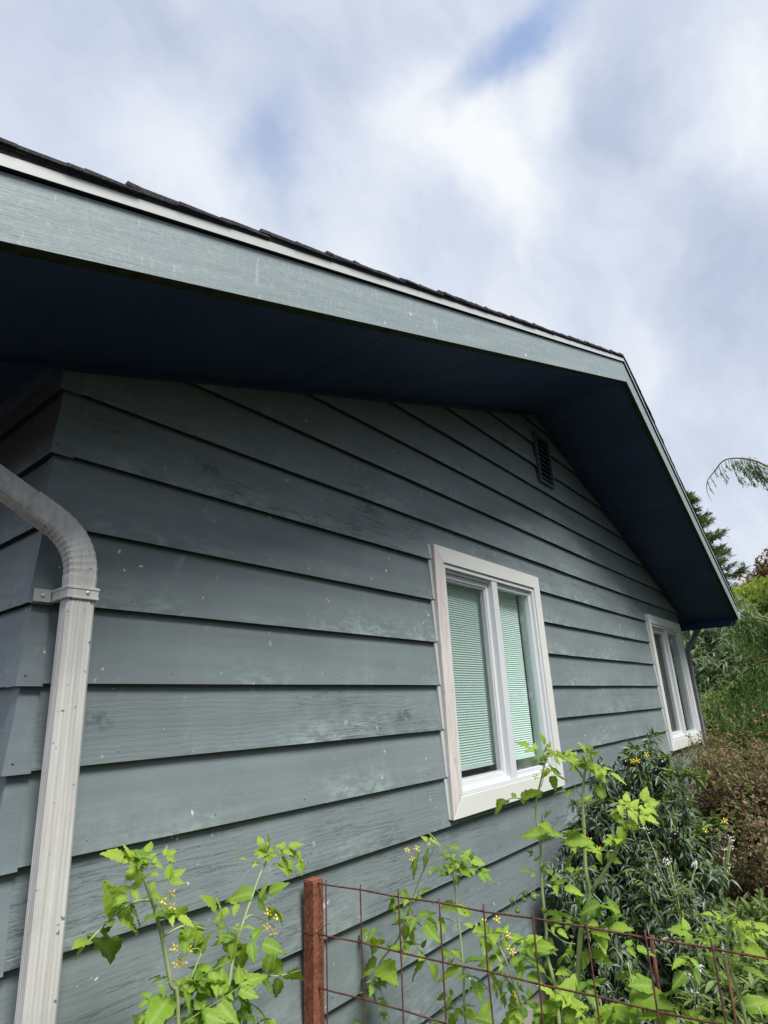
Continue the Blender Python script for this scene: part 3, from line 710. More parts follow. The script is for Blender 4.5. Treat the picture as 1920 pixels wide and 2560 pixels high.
# ------------------------------------------------------------------ vegetation
def unit(v): v = np.asarray(v, float); return v/(np.linalg.norm(v, axis=-1, keepdims=True)+1e-12)
def lance(L=1.0, W=.22, droop=.25, fold=.25, n=4):
    v = []; f = []
    for i in range(n+1):
        t = i/n; hw = W/2*math.sin(math.pi*min(1, (t*.92+.04))**.8); z = -droop*t*t
        v += [(t*L, -hw, z+fold*hw), (t*L, 0, z), (t*L, hw, z+fold*hw)]
        if i:
            a = (i-1)*3; b = i*3
            f += [(a, a+1, b+1, b), (a+1, a+2, b+2, b+1)]
    return np.array(v), f
def scatter(name, mat, par, tmpl, pos, d, nrm, size, tint=None, kind='stuff', smooth=True):
    tv, tf = tmpl; pos = np.asarray(pos, float); K = len(pos)
    d = unit(d); y = np.cross(nrm, d); y = unit(y); z = np.cross(d, y); size = np.asarray(size, float).reshape(-1, 1, 1)
    V = (pos[:, None, :] + size*(tv[None, :, 0:1]*d[:, None, :] + tv[None, :, 1:2]*y[:, None, :] + tv[None, :, 2:3]*z[:, None, :])).reshape(-1, 3)
    nv = len(tv); ls = [len(f) for f in tf]; flat = np.concatenate([np.array(f) for f in tf])
    loops = (flat[None, :] + (np.arange(K)*nv)[:, None]).reshape(-1); tot = np.tile(np.array(ls), K); st = np.concatenate([[0], np.cumsum(tot)[:-1]])
    me = bpy.data.meshes.new(name); me.vertices.add(len(V)); me.vertices.foreach_set('co', V.astype(np.float32).ravel())
    me.loops.add(len(loops)); me.loops.foreach_set('vertex_index', loops.astype(np.int32)); me.polygons.add(len(tot))
    me.polygons.foreach_set('loop_start', st.astype(np.int32)); me.polygons.foreach_set('loop_total', tot.astype(np.int32))
    if smooth: me.polygons.foreach_set('use_smooth', np.ones(len(tot), bool))
    me.update(calc_edges=True)
    if tint is None: tint = RNG.random(K)
    at_ = me.attributes.new('tint', 'FLOAT', 'POINT'); at_.data.foreach_set('value', np.repeat(np.asarray(tint, np.float32), nv))
    me.materials.append(mat)
    o = bpy.data.objects.new(name, me); COL.objects.link(o)
    if par is not None: parent(o, par)
    if kind: o['kind'] = kind
    return o
def rdir(n): return unit(RNG.normal(size=(n, 3)))
def lumpy(n, c, r, lo=.55, lump=.18, freq=3.0, seed=0, flat=None):
    "points near the surface of a lumpy ellipsoid, with their outward directions"
    g = np.random.default_rng(seed); u = unit(g.normal(size=(n, 3)))
    ph = g.random((4, 3))*6.28; k = g.normal(size=(4, 3))*freq
    s = sum(np.sin(u@k[i]+ph[i, 0]) for i in range(4))/4
    rad = (lo + (1-lo)*g.random(n)**.5)*(1+lump*2*s)
    return np.array(c)+u*rad[:, None]*np.array(r), u
def sprays(P, U, per, spread, down=.4, out=.6):
    "several leaves leaving each node"
    n = len(P); p = np.repeat(P, per, 0); u = np.repeat(U, per, 0)
    d = unit(out*u + spread*RNG.normal(size=(n*per, 3)) + np.array([0, 0, -down])); nm = unit(np.array([0, 0, 1.])+.5*RNG.normal(size=(n*per, 3)) + .4*u)
    base = np.repeat(RNG.random(n), per); tint = np.clip(.6*base+.4*RNG.random(n*per), 0, 1)
    return p + d*.01, d, nm, tint
def stems(name, mat, par, lines, r0, r1, n=5):
    m = MB()
    for l in lines:
        k = len(l); m.tube(l, [r0+(r1-r0)*i/(k-1) for i in range(k)], n)
    return m.build(name, mat, par, True)

LN = lance(); LNW = lance(1, .42, .2, .3); LNN = lance(1, .16, .35, .6); TINY = lance(1, .55, .1, .3, 2)

# --- tomato leaves -------------------------------------------------
def leaflet(v, f, o, dx, dy, up, L, W, seed, vein=None):
    "softly toothed pointed leaflet: creased midrib, blade puckered between the side veins"
    r = random.Random(seed); n = 11; o = np.array(o, float); dx = unit(dx); dy = unit(dy); up = unit(up); b = len(v); bend = r.uniform(.08, .40); twist = r.uniform(-.3, .3); cup = r.uniform(.15, .5)
    for i in range(n+1):
        t = i/n; w_ = W/2*(math.sin(math.pi*t**.66)**.8 if 0 < t < 1 else 0.0)*(1-.25*t); z = -bend*L*t*t; sw = (.045*L if i % 2 else -.01*L)
        lobe = 1.10 if i % 3 == 1 else (.90 if i % 3 == 0 else 1.0)
        for sgn in (-1, -.5, 0, .5, 1):
            q = o + dx*(L*t - sw*abs(sgn)*(0 < t < 1)) + dy*(w_*sgn*(lobe if abs(sgn) == 1 else 1))
            hgt = z + cup*w_*abs(sgn)*.8 + twist*w_*sgn*t + (.040*L*(1 if i % 2 else -.3) if abs(sgn) == .5 else 0) - (.035*L*(i % 2)*(abs(sgn) == 1)) - (.015*L if sgn == 0 else 0)
            v.append(tuple(q + up*hgt))
            if vein is not None: vein.append(1.0 if sgn == 0 else (.35 if i % 2 else .0))
        if i:
            for k in range(4): a = b+(i-1)*5+k; c = b+i*5+k; f.append((a, a+1, c+1, c))
def veins(me, ve):
    a = me.attributes.new('vein', 'FLOAT', 'POINT'); a.data.foreach_set('value', ve)
def tomato_leaf_mesh(name, pairs, size, mat, seed):
    "compound leaf, unit length along +x, seen from +z"
    r = random.Random(seed); v = []; f = []; ve = []
    def rz(t): return -.16*t*t
    prev = None
    for i in range(7):
        t = i/6*.80; c = np.array((t, 0.012*math.sin(t*7+seed), rz(t))); rr_ = .010*(1-t*.6)
        n0 = len(v)
        for k in range(4): a = k*math.pi/2; v.append(tuple(c+np.array((0, math.cos(a)*rr_, math.sin(a)*rr_)))); ve.append(1.0)
        if prev is not None:
            for k in range(4): f.append((prev+k, prev+(k+1) % 4, n0+(k+1) % 4, n0+k))
        prev = n0
    for p in range(pairs):
        t = .26 + .50*p/max(1, pairs-1) if pairs > 1 else .5
        L = size*(1.0-.12*abs(p-1))*r.uniform(.8, 1.12)
        for s in (-1, 1):
            a = math.radians(r.uniform(48, 76)); dx = np.array((math.cos(a), s*math.sin(a), r.uniform(-.25, .2))); off = np.array((t+r.uniform(-.03, .03), s*.03, rz(t)))
            leaflet(v, f, off, dx, np.cross((0, 0, 1), dx), (r.uniform(-.2, .2), r.uniform(-.2, .2), 1), L, L*r.uniform(.5, .62), r.randint(0, 999), ve)
            if pairs > 1 and r.random() < .8:
                off2 = np.array((t+.11, s*.02, rz(t))); L2 = L*r.uniform(.22, .4); leaflet(v, f, off2, dx, np.cross((0, 0, 1), dx), (0, 0, 1), L2, L2*.6, r.randint(0, 999), ve)
    L = size*1.18; leaflet(v, f, (.78, 0, rz(.78)), (1, 0, -.25), (0, 1, 0), (.2, 0, 1), L, L*.62, r.randint(0, 999), ve)
    me = bpy.data.meshes.new(name); me.from_pydata(v, [], f); me.materials.append(mat); me.polygons.foreach_set('use_smooth', [True]*len(f)); me.update(); veins(me, ve); return me
LEAFM = {}
for nm_, mt in (('t', TOM), ('y', TOMY), ('d', DRYL)):
    for pr in (1, 2, 3):
        for s_ in range(3): LEAFM[(nm_, pr, s_)] = tomato_leaf_mesh('leaf', pr, {1: .52, 2: .40, 3: .33}[pr], mt, 10*pr+s_+100*ord(nm_))
def simple_leaf_mesh(seed, mat, W=.60):
    v = []; f = []; ve = []; leaflet(v, f, (0.04, 0, 0), (1, 0, 0), (0, 1, 0), (0, 0, 1), .96, W, seed, ve); me = bpy.data.meshes.new('leaf'); me.from_pydata(v, [], f); me.materials.append(mat); me.polygons.foreach_set('use_smooth', [True]*len(f)); me.update(); veins(me, ve); return me
for nm_, mt in (('t', TOM), ('y', TOMY), ('d', DRYL)):
    for s_ in range(3): LEAFM[(nm_, 0, s_)] = simple_leaf_mesh(31*s_+7, mt)
def place(name, me, par, o, x, zhint, s):
    x = unit(x); z = np.array(zhint, float); y = unit(np.cross(z, x)); z = np.cross(x, y)
    ob = bpy.data.objects.new(name, me); COL.objects.link(ob)
    M_ = Matrix([[x[0]*s, y[0]*s, z[0]*s, o[0]], [x[1]*s, y[1]*s, z[1]*s, o[1]], [x[2]*s, y[2]*s, z[2]*s, o[2]], [0, 0, 0, 1]])
    ob.parent = par; ob.matrix_parent_inverse = Matrix.Translation(-Vector(WL.get(par.name, (0, 0, 0)))); ob.matrix_basis = M_
    return ob
LR = random.Random(42)
def add_leaf(par, b, t, kind='t', pairs=2, jit=.05):
    b = np.array(b); t = np.array(t) + np.array([LR.uniform(-jit, jit) for _ in range(3)])*np.array([1, 1, .3]); x = t-b; L = np.linalg.norm(x)
    pr = RR @ (t-CAM)
    if pr[2] > 0 and 960+F*pr[0]/pr[2] < 150: return       # nothing grows across the downspout
    tc_ = unit(CAM-b)
    z = np.array([0, 0, .75]) + tc_*LR.uniform(.15, .8) + np.array([LR.gauss(0, .3), LR.gauss(0, .3), LR.gauss(0, .15)])
    place('leaf', LEAFM[(kind, pairs, LR.randrange(3))], par, b, x, z, L)
def flower_mesh():
    m = MB()
    for k in range(5):
        a = 2*math.pi*k/5; ca, sa = math.cos(a), math.sin(a); b0 = math.cos(a+.5)*.42, math.sin(a+.5)*.42; b1 = math.cos(a-.5)*.42, math.sin(a-.5)*.42
        n = len(m.v); m.v += [(b1[0], b1[1], 0), (b0[0], b0[1], 0), (ca*.60, sa*.60, .10), (ca*1.0, sa*1.0, -.28)]; m.f += [(n, n+1, n+2), (n, n+2, n+3), (n+1, n+3, n+2)]; m.m += [0, 0, 0]
    m.tube([(0, 0, -.05), (0, 0, .3), (0, 0, .62)], [.20, .17, .06], 6); m.tube([(0, 0, -.05), (0, .05, -.6)], [.05, .04], 4, 1)
    o = m.build('flower', [PETAL, STEM]); me = o.data; bpy.data.objects.remove(o); return me
FLM = flower_mesh()
def add_flower(par, p, s=.014):
    tc_ = unit(CAM-np.array(p)); x = np.cross(tc_, (0, 0, 1.)) + np.array([LR.gauss(0, .3) for _ in range(3)]); return place('flower', FLM, par, np.array(p), x, tc_+np.array([LR.gauss(0, .5), LR.gauss(0, .5), -.3]), s)
def ball(r, n=10, mat=None, name='tomato', sq=.94):
    m = MB(); 
    for i in range(n+1):
        ph = math.pi*i/n; z = math.cos(ph)*r*sq - (.10*r if i == 0 else 0); q = math.sin(ph)*r
        for k in range(n): a = 2*math.pi*k/n; m.v.append((q*math.cos(a), q*math.sin(a), z))
    for i in range(n):
        for k in range(n): m.f.append((i*n+k, (i+1)*n+k, (i+1)*n+(k+1) % n, i*n+(k+1) % n)); m.m.append(0)
    n0 = len(m.v)
    for k in range(5):      # calyx
        a = 2*math.pi*k/5; m.v += [(0, 0, r*.93), (math.cos(a-.3)*r*.4, math.sin(a-.3)*r*.4, r*.95), (math.cos(a)*r*1.0, math.sin(a)*r*1.0, r*1.08), (math.cos(a+.3)*r*.4, math.sin(a+.3)*r*.4, r*.95)]
        b = n0+4*k; m.f.append((b, b+1, b+2, b+3)); m.m.append(1)
    m.tube([(0, 0, r*.9), (0, .1*r, r*1.7)], [r*.09, r*.07], 5, 1)
    o = m.build(name, [mat, STEM], None, True); me = o.data; bpy.data.objects.remove(o); return me
FRUIT = {'g': ball(1, 12, GREENT), 'o': ball(1, 14, ORANGET), 'b': ball(1, 14, BLACKT)}
def add_fruit(par, p, r, k): return place('tomato', FRUIT[k], par, np.array(p), (1, LR.gauss(0, .3), LR.gauss(0, .2)), (LR.gauss(0, .3), LR.gauss(0, .3), 1), r)
z4 = lambda x, y: (x/2.074, 1900+y/2.074)
z5 = lambda x, y: (700+x/2.765, 1900+y/2.765)
z6 = lambda x, y: (1200+x/2.304, 1800+y/2.304)
zB = lambda x, y: (1200+x/4.608, 2200+y/4.608)
zC = lambda x, y: (1500+x/3.95, 2200+y/3.95)
def tomato(label, z, ax, val, stem_lines, leaves, flowers=(), fruits=(), group='staked tomato plants beside the wall', auto=0, kind='t', smat=None, dens=1):
    T = lambda p, dv=0: at(*z(*p), ax, val+dv)
    s0 = [[T(p) for p in l[1:]] for l in stem_lines]
    low = s0[0][-1]; root = np.array([low[0]+.02, low[1]-.02, GZ])
    pl = empty('tomato_plant', root, label, 'tomato plant', group)
    for i, l in enumerate(s0):
        if i == 0: l = l + [(l[-1]*.4+root*.6)+np.array([.02, 0, 0]), root]
        c = catmull(l, 4); r0, r1 = stem_lines[i][0]
        m = MB(); k = len(c); m.tube(c, [r0+(r1-r0)*(j/(k-1)) for j in range(k)], 7); m.build('stem', smat or STEM, pl, True)
    for q in leaves:
        b_, t_ = q[0], q[1]; pairs = q[2] if len(q) > 2 else 2; kd = q[3] if len(q) > 3 else kind
        dv = LR.uniform(-.05, .05); add_leaf(pl, T(b_), T(t_, dv), kd, pairs)
    for i, l in enumerate(s0):       # smaller side leaves up the stems
        if stem_lines[i][0][1] < .0035 : continue
        for j in range(len(l)-1):
            for _ in range(dens if j > 0 else 0):
                tt = LR.random(); b0 = l[j]*(1-tt)+l[j+1]*tt; an = LR.uniform(0, 6.28); Lf = LR.uniform(.035, .085)
                add_leaf(pl, b0, b0+np.array([math.cos(an)*Lf, math.sin(an)*Lf, LR.uniform(-.03, .06)]), LR.choice('ty') if j < 4 else 't', LR.choice((0, 1, 1, 2)), .01)
    for i, l in enumerate(s0[:2]):       # crowded young leaves at the growing tip
        if stem_lines[i][0][0] < .0017: continue
        for _ in range(6):
            an = LR.uniform(0, 6.28); Lf = LR.uniform(.025, .055); b0 = l[0]*LR.uniform(.75, 1) ; tt = LR.random()*.5; b0 = l[0]*(1-tt)+l[1]*tt
            add_leaf(pl, b0, b0+np.array([math.cos(an)*Lf, math.sin(an)*Lf, LR.uniform(-.01, .035)]), 'y', LR.choice((0, 0, 1)), .005)
    for p in flowers: add_flower(pl, T(p, LR.uniform(-.02, .02)), .0145)
    for p in fruits: add_fruit(pl, T(p[:2]), p[2], p[3])
    for _ in range(auto):   # lower foliage out of the frame or deep in the plant
        l = s0[0]; a = l[-1]; t = LR.random(); p = a*(1-t) + root*t; an = LR.uniform(0, 6.28); Lf = LR.uniform(.16, .28)
        add_leaf(pl, p, p+np.array([math.cos(an)*Lf, math.sin(an)*Lf*.8, LR.uniform(-.02, .12)]), 't', LR.choice((2, 3)))
    return pl

# left of the post
tomato('tomato plant nearest the beige downspout, its yellow flowers against the siding', z4, 1, -.30,
  [((.0022, .0065), (725, 500), (735, 570), (755, 640), (800, 770), (840, 920), (885, 1160), (925, 1369)),
   ((.0015, .004), (440, 960), (600, 800), (700, 735), (775, 725)), ((.0012, .003), (1080, 880), (960, 858), (845, 915)), ((.001, .002), (860, 760), (850, 860), (845, 915)), ((.0008, .0015), (940, 1000), (920, 1040), (1000, 980), (1040, 1000), (985, 1140))],
  [((775, 560), (955, 425), 2), ((760, 570), (705, 470), 1, 'y'), ((745, 600), (665, 600), 1, 'y'), ((750, 610), (775, 560), 1, 'y'), ((735, 640), (690, 720), 1), ((760, 560), (720, 530), 1, 'y'), ((725, 640), (640, 590), 0, 'y'), ((740, 590), (760, 500), 1, 'y'),
   ((780, 540), (740, 480), 0), ((600, 800), (510, 670), 0), ((640, 740), (650, 645), 0), ((600, 800), (720, 860), 0), ((670, 760), (770, 790), 0), ((530, 880), (460, 890), 0), ((500, 920), (555, 1040), 0), ((450, 950), (340, 1045), 0), ((460, 940), (400, 930), 0), ((545, 870), (590, 880), 0), ((560, 840), (530, 810), 0),
   ((960, 860), (990, 780), 0), ((930, 870), (905, 900), 0), ((990, 870), (940, 970), 0), ((1040, 880), (1060, 960), 0), ((850, 800), (920, 780), 0), ((870, 820), (850, 750), 0),
   ((885, 1160), (800, 1240), 2), ((900, 1200), (800, 1340), 2), ((885, 1150), (1065, 1150), 1), ((900, 1170), (1000, 1320), 2), ((890, 1150), (910, 1105), 1), ((1000, 1150), (1070, 1190), 0), ((920, 1250), (860, 1360), 1), ((960, 1190), (1090, 1330), 2), ((880, 1230), (760, 1290), 0), ((960, 1290), (1050, 1369), 1)],
  [(840, 735), (890, 700), (887, 765), (905, 980), (975, 985), (945, 1050), (918, 1060)], (), auto=16)
tomato('tomato plant just left of the rusty post, bunched green leaves and a flowering top', z4, 1, -.28,
  [((.0018, .006), (1395, 470), (1375, 540), (1350, 590), (1310, 700), (1262, 840), (1215, 1000), (1185, 1180), (1150, 1369)), ((.001, .0025), (1425, 870), (1370, 830), (1300, 805), (1270, 830)), ((.0012, .003), (1560, 1090), (1440, 1120), (1340, 1115), (1215, 1130)), ((.0015, .004), (1045, 1000), (1000, 1110), (960, 1200))],
  [((1390, 500), (1335, 392), 1, 'y'), ((1400, 500), (1455, 430), 1, 'y'), ((1400, 480), (1555, 510), 3), ((1375, 545), (1300, 465), 2, 'y'), ((1375, 545), (1410, 565), 1), ((1385, 520), (1395, 430), 1, 'y'), ((1325, 670), (1455, 760), 2), ((1320, 690), (1268, 690), 0),
   ((1190, 900), (1108, 765), 1, 'y'), ((1190, 890), (1205, 820), 1, 'y'), ((1200, 900), (1290, 820), 1), ((1190, 900), (1090, 880), 2), ((1195, 930), (1110, 1000), 0), ((1200, 920), (1275, 930), 1), ((1150, 930), (1160, 990), 0), ((1215, 930), (1210, 1010), 0), ((1200, 960), (1250, 1020), 0),
   ((1200, 1040), (1060, 1105), 1), ((1190, 1030), (1130, 1120), 0), ((1205, 1035), (1325, 1070), 1), ((1240, 1000), (1290, 960), 0), ((1215, 1120), (1290, 1320), 0), ((1220, 1110), (1180, 1260), 1), ((1190, 1200), (1100, 1150), 1), ((1150, 1230), (1100, 1260), 0), ((1190, 1210), (1230, 1330), 2), ((1100, 1180), (1040, 1290), 2), ((1340, 1115), (1310, 1170), 0), ((1380, 1110), (1380, 985), 0), ((1440, 1120), (1435, 1010), 0), ((1480, 1110), (1572, 1060), 0), ((1450, 1125), (1465, 1190), 0), ((1400, 1110), (1410, 1150), 0),
   ((1400, 1369), (1310, 1265), 2), ((1330, 1330), (1400, 1369), 1), ((1430, 1350), (1460, 1369), 0), ((1100, 1290), (1020, 1350), 2), ((1060, 1000), (1000, 940), 0), ((1045, 1005), (1090, 930), 0), ((1150, 1340), (1080, 1369), 1), ((1040, 1240), (950, 1369), 2), ((1150, 1060), (1040, 1190), 1), ((1130, 1210), (1210, 1369), 2)],
  [(1390, 795), (1438, 820), (1382, 870), (1420, 898), (1255, 1100)], (), auto=16)
# behind the mesh panel
tomato('slender tomato plant behind the mesh panel, flowering top below the first window', z5, 0, 1.32,
  [((.0018, .0055), (1190, 700), (1195, 780), (1215, 950), (1250, 1250), (1270, 1500), (1285, 1825)), ((.0015, .005), (1075, 580), (1040, 660), (970, 810), (920, 945), (860, 1130), (800, 1260), (690, 1400), (645, 1560), (660, 1680)), ((.001, .002), (985, 1075), (1100, 1085), (1230, 1120)), ((.001, .002), (1270, 735), (1215, 860)), ((.0012, .003), (760, 1800), (715, 1650), (680, 1530), (710, 1400), (690, 1280))],
  [((1080, 600), (1040, 520), 1, 'y'), ((1085, 620), (1180, 560), 1, 'y'), ((1150, 640), (1230, 640), 1, 'y'), ((1190, 690), (1385, 780), 3), ((1190, 680), (1100, 660), 1, 'y'), ((1200, 700), (1215, 780), 1), ((1310, 690), (1365, 620), 0), ((1260, 750), (1320, 800), 0), ((1060, 640), (920, 700), 2), ((1060, 720), (1170, 780), 2), ((1120, 640), (1090, 560), 1, 'y'), ((1180, 660), (1270, 690), 1, 'y'), ((1160, 690), (1160, 620), 1, 'y'),
   ((920, 940), (750, 970), 2), ((920, 940), (810, 900), 1), ((910, 970), (1000, 930), 1), ((880, 1010), (970, 1100), 1), ((890, 1060), (860, 1150), 1), ((930, 1100), (945, 1230), 0), ((1010, 1090), (1040, 1195), 0), ((1100, 1090), (1180, 1135), 0), ((870, 1130), (960, 1110), 1), ((870, 1000), (800, 1050), 1), ((1110, 1010), (1190, 1020), 0),
   ((720, 1220), (640, 1160), 1), ((690, 1240), (640, 1280), 0), ((690, 1270), (650, 1360), 0), ((700, 1410), (795, 1415), 0), ((660, 1430), (515, 1470), 0), ((690, 1500), (740, 1590), 0), ((730, 1620), (800, 1720), 1), ((720, 1640), (800, 1800), 2), ((690, 1540), (650, 1500), 0),
   ((840, 1210), (950, 1270), 1), ((980, 1300), (1030, 1210), 0), ((960, 1330), (880, 1290), 1), ((990, 1350), (1090, 1320), 1), ((1000, 1400), (970, 1460), 0), ((1060, 1400), (1145, 1470), 0), ((960, 1350), (900, 1385), 0), ((1265, 1400), (1160, 1350), 1), ((1270, 1400), (1390, 1350), 0), ((1260, 1380), (1190, 1290), 0), ((1275, 1440), (1380, 1470), 1), ((1260, 1430), (1180, 1480), 0), ((1280, 1540), (1350, 1600), 1), ((1260, 1640), (1200, 1600), 1),
   ((1180, 1700), (1090, 1790), 2), ((1200, 1690), (1310, 1720), 1), ((1220, 1660), (1180, 1740), 1), ((560, 1800), (600, 1825), 1), ((720, 1780), (700, 1825), 1)],
  [(880, 620), (915, 690), (945, 615), (600, 1245), (625, 1270), (665, 1255)], [(755, 1280, .009, 'g'), (337, 1765, .0125, 'o'), (415, 1790, .009, 'g'), (1055, 990, .004, 'g')], auto=10, dens=1)
tomato('tall leaning tomato plant in front of the first window sill, with green fruit', z6, 0, 1.55,
  [((.0025, .0085), (385, 205), (355, 330), (320, 510), (345, 690), (352, 850), (360, 1000), (382, 1200), (385, 1350), (440, 1560), (455, 1751)), ((.0012, .003), (80, 540), (170, 455), (250, 460), (318, 510)), ((.0012, .003), (520, 690), (430, 670), (345, 705)), ((.001, .003), (550, 1290), (480, 1275), (385, 1200)), ((.001, .002), (150, 1110), (200, 1040), (260, 985), (345, 1015)), ((.0008, .0016), (215, 1095), (205, 1060), (200, 1040)), ((.001, .003), (265, 1390), (310, 1365), (385, 1355)), ((.0008, .0016), (345, 285), (365, 330), (350, 390))],
  [((385, 210), (300, 130), 1, 'y'), ((385, 210), (430, 130), 1, 'y'), ((385, 200), (290, 190), 1, 'y'), ((390, 215), (500, 215), 2, 'y'), ((390, 220), (440, 330), 1), ((385, 205), (350, 125), 1, 'y'), ((395, 215), (440, 190), 1, 'y'), ((375, 230), (320, 230), 0, 'y'), ((400, 250), (410, 350), 0),
   ((250, 455), (315, 400), 0), ((200, 450), (150, 400), 0), ((230, 450), (300, 410), 0), ((150, 460), (90, 480), 0), ((120, 490), (50, 555), 0), ((100, 500), (170, 490), 0), ((240, 460), (270, 480), 0),
   ((400, 660), (300, 650), 0), ((420, 650), (450, 590), 0), ((400, 665), (460, 680), 0), ((500, 680), (560, 600), 0), ((480, 680), (560, 700), 0), ((440, 680), (560, 730), 1), ((355, 900), (300, 880), 1), ((360, 930), (430, 960), 1), ((370, 1110), (330, 1080), 0), ((375, 1120), (455, 1110), 0), ((372, 1110), (375, 1060), 0), ((430, 1280), (350, 1310), 0), ((480, 1275), (560, 1400), 1), ((520, 1340), (455, 1400), 0), ((400, 1430), (480, 1490), 0), ((300, 1370), (270, 1230), 1), ((280, 1380), (200, 1360), 1), ((265, 1390), (230, 1420), 0)],
  [(375, 300), (318, 325)], [(310, 1018, .0125, 'g'), (258, 1000, .0095, 'g'), (254, 1034, .0092, 'g'), (215, 1098, .0092, 'g'), (183, 1040, .0085, 'g'), (150, 1112, .006, 'g')], auto=8)
tomato('thick stemmed tomato plant with a forked stem, between the mesh panel and the dark bush', z6, 0, 1.65,
  [((.004, .0125), (625, 240), (600, 320), (592, 480), (600, 640), (608, 860), (635, 990), (605, 1110), (580, 1230), (570, 1400), (560, 1751)), ((.003, .0075), (815, 640), (760, 800), (640, 990)), ((.0018, .004), (700, 455), (600, 475)), ((.002, .004), (470, 220), (540, 260), (590, 330)), ((.0015, .003), (710, 1060), (650, 1000)), ((.0015, .0035), (830, 1400), (760, 1290), (680, 1210), (610, 1190)), ((.001, .002), (560, 1590), (500, 1500), (600, 1370))],
  [((620, 240), (560, 95), 0, 'y'), ((620, 240), (715, 205), 1, 'y'), ((610, 250), (480, 180), 2, 'y'), ((600, 240), (500, 240), 1, 'y'), ((630, 250), (710, 290), 1, 'y'), ((640, 260), (680, 350), 0, 'y'), ((560, 250), (480, 190), 1, 'y'), ((620, 230), (640, 160), 1, 'y'), ((600, 230), (550, 190), 0, 'y'),
   ((700, 455), (650, 365), 0), ((720, 455), (720, 365), 0), ((740, 460), (1010, 575), 3, 'y'), ((780, 480), (920, 460), 2, 'y'), ((760, 470), (830, 550), 1, 'y'), ((830, 500), (990, 530), 2, 'y'), ((810, 600), (700, 510), 0), ((820, 600), (920, 600), 0), ((815, 610), (830, 700), 0), ((880, 560), (910, 600), 0, 'y'),
   ((605, 700), (500, 680), 1), ((605, 720), (480, 760), 1), ((605, 740), (680, 760), 1, 'y'), ((610, 870), (525, 880), 0), ((615, 900), (480, 860), 1), ((560, 920), (570, 1080), 3), ((480, 950), (400, 890), 1), ((520, 960), (550, 1050), 1), ((600, 1160), (470, 1120), 1), ((600, 1180), (540, 1130), 0), ((700, 1060), (640, 1120), 0), ((700, 1080), (735, 1030), 0, 'y'), ((790, 1130), (780, 1010), 0), ((720, 1180), (860, 1150), 0), ((700, 1200), (640, 1180), 0), ((730, 1200), (860, 1170), 0), ((760, 1290), (900, 1310), 1), ((790, 1330), (760, 1440), 1), ((680, 1215), (740, 1290), 0),
   ((830, 1400), (960, 1520), 1), ((800, 1380), (780, 1500), 1), ((640, 1320), (600, 1400), 0), ((640, 1330), (700, 1430), 0), ((575, 1440), (740, 1550), 1), ((560, 1450), (520, 1340), 1), ((570, 1480), (510, 1380), 1), ((580, 1600), (620, 1500), 1)],
  [(632, 695), (680, 740), (862, 610)], (), auto=8)
tomato('small tomato plant in front of the tall ones, yellow flowers up its pale stem', zB, 0, 1.28,
  [((.002, .0055), (110, 640), (190, 700), (250, 820), (330, 1000), (400, 1240), (480, 1450), (500, 1659)), ((.001, .002), (320, 640), (230, 720)), ((.001, .002), (370, 800), (330, 960)), ((.0012, .002), (500, 1500), (420, 1470), (350, 1420))],
  [((60, 620), (0, 520), 1, 'y'), ((100, 620), (100, 450), 0), ((120, 620), (250, 700), 1), ((270, 600), (320, 470), 0), ((90, 600), (20, 620), 1), ((130, 640), (160, 540), 1, 'y'), ((230, 850), (85, 840), 0), ((300, 860), (420, 630), 1), ((300, 870), (480, 860), 1), ((340, 800), (540, 620), 0), ((420, 780), (560, 720), 1), ((480, 800), (640, 830), 0), ((300, 950), (260, 1130), 1), ((350, 900), (420, 920), 0), ((360, 1000), (460, 1060), 1), ((400, 1050), (530, 1030), 0), ((300, 1150), (150, 1360), 1), ((310, 1180), (300, 1330), 0), ((250, 1270), (230, 1450), 1), ((430, 1220), (500, 1350), 0), ((380, 1400), (330, 1500), 1), ((380, 1440), (460, 1420), 0), ((200, 1300), (300, 1450), 2)],
  [(195, 460), (325, 640), (350, 800), (375, 830), (400, 1320), (45, 490)], (), auto=6)
tomato('tomato plant at the right with a fan of yellow green leaves above the mesh', zC, 0, 1.45,
  [((.002, .0065), (1275, 400), (1262, 480), (1250, 600), (1275, 780), (1320, 980), (1390, 1200), (1450, 1422)), ((.0015, .003), (1040, 770), (1150, 850), (1275, 950)), ((.0015, .003), (1300, 400), (1290, 480), (1255, 560))],
  [((1270, 400), (1070, 335), 2, 'y'), ((1280, 400), (1400, 350), 1, 'y'), ((1290, 420), (1560, 480), 3, 'y'), ((1300, 430), (1550, 540), 2, 'y'), ((1270, 390), (1210, 330), 1, 'y'), ((1240, 590), (960, 450), 2, 'y'), ((1240, 600), (1060, 570), 1, 'y'), ((1260, 600), (1510, 610), 1), ((1270, 610), (1340, 690), 0), ((1290, 570), (1400, 560), 0), ((1040, 775), (1120, 930), 0), ((1010, 770), (800, 870), 1), ((1000, 760), (740, 720), 1), ((1040, 760), (1190, 720), 0), ((1100, 800), (1280, 830), 1), ((960, 760), (870, 880), 0), ((1050, 740), (1000, 700), 0)],
  (), (), auto=6)
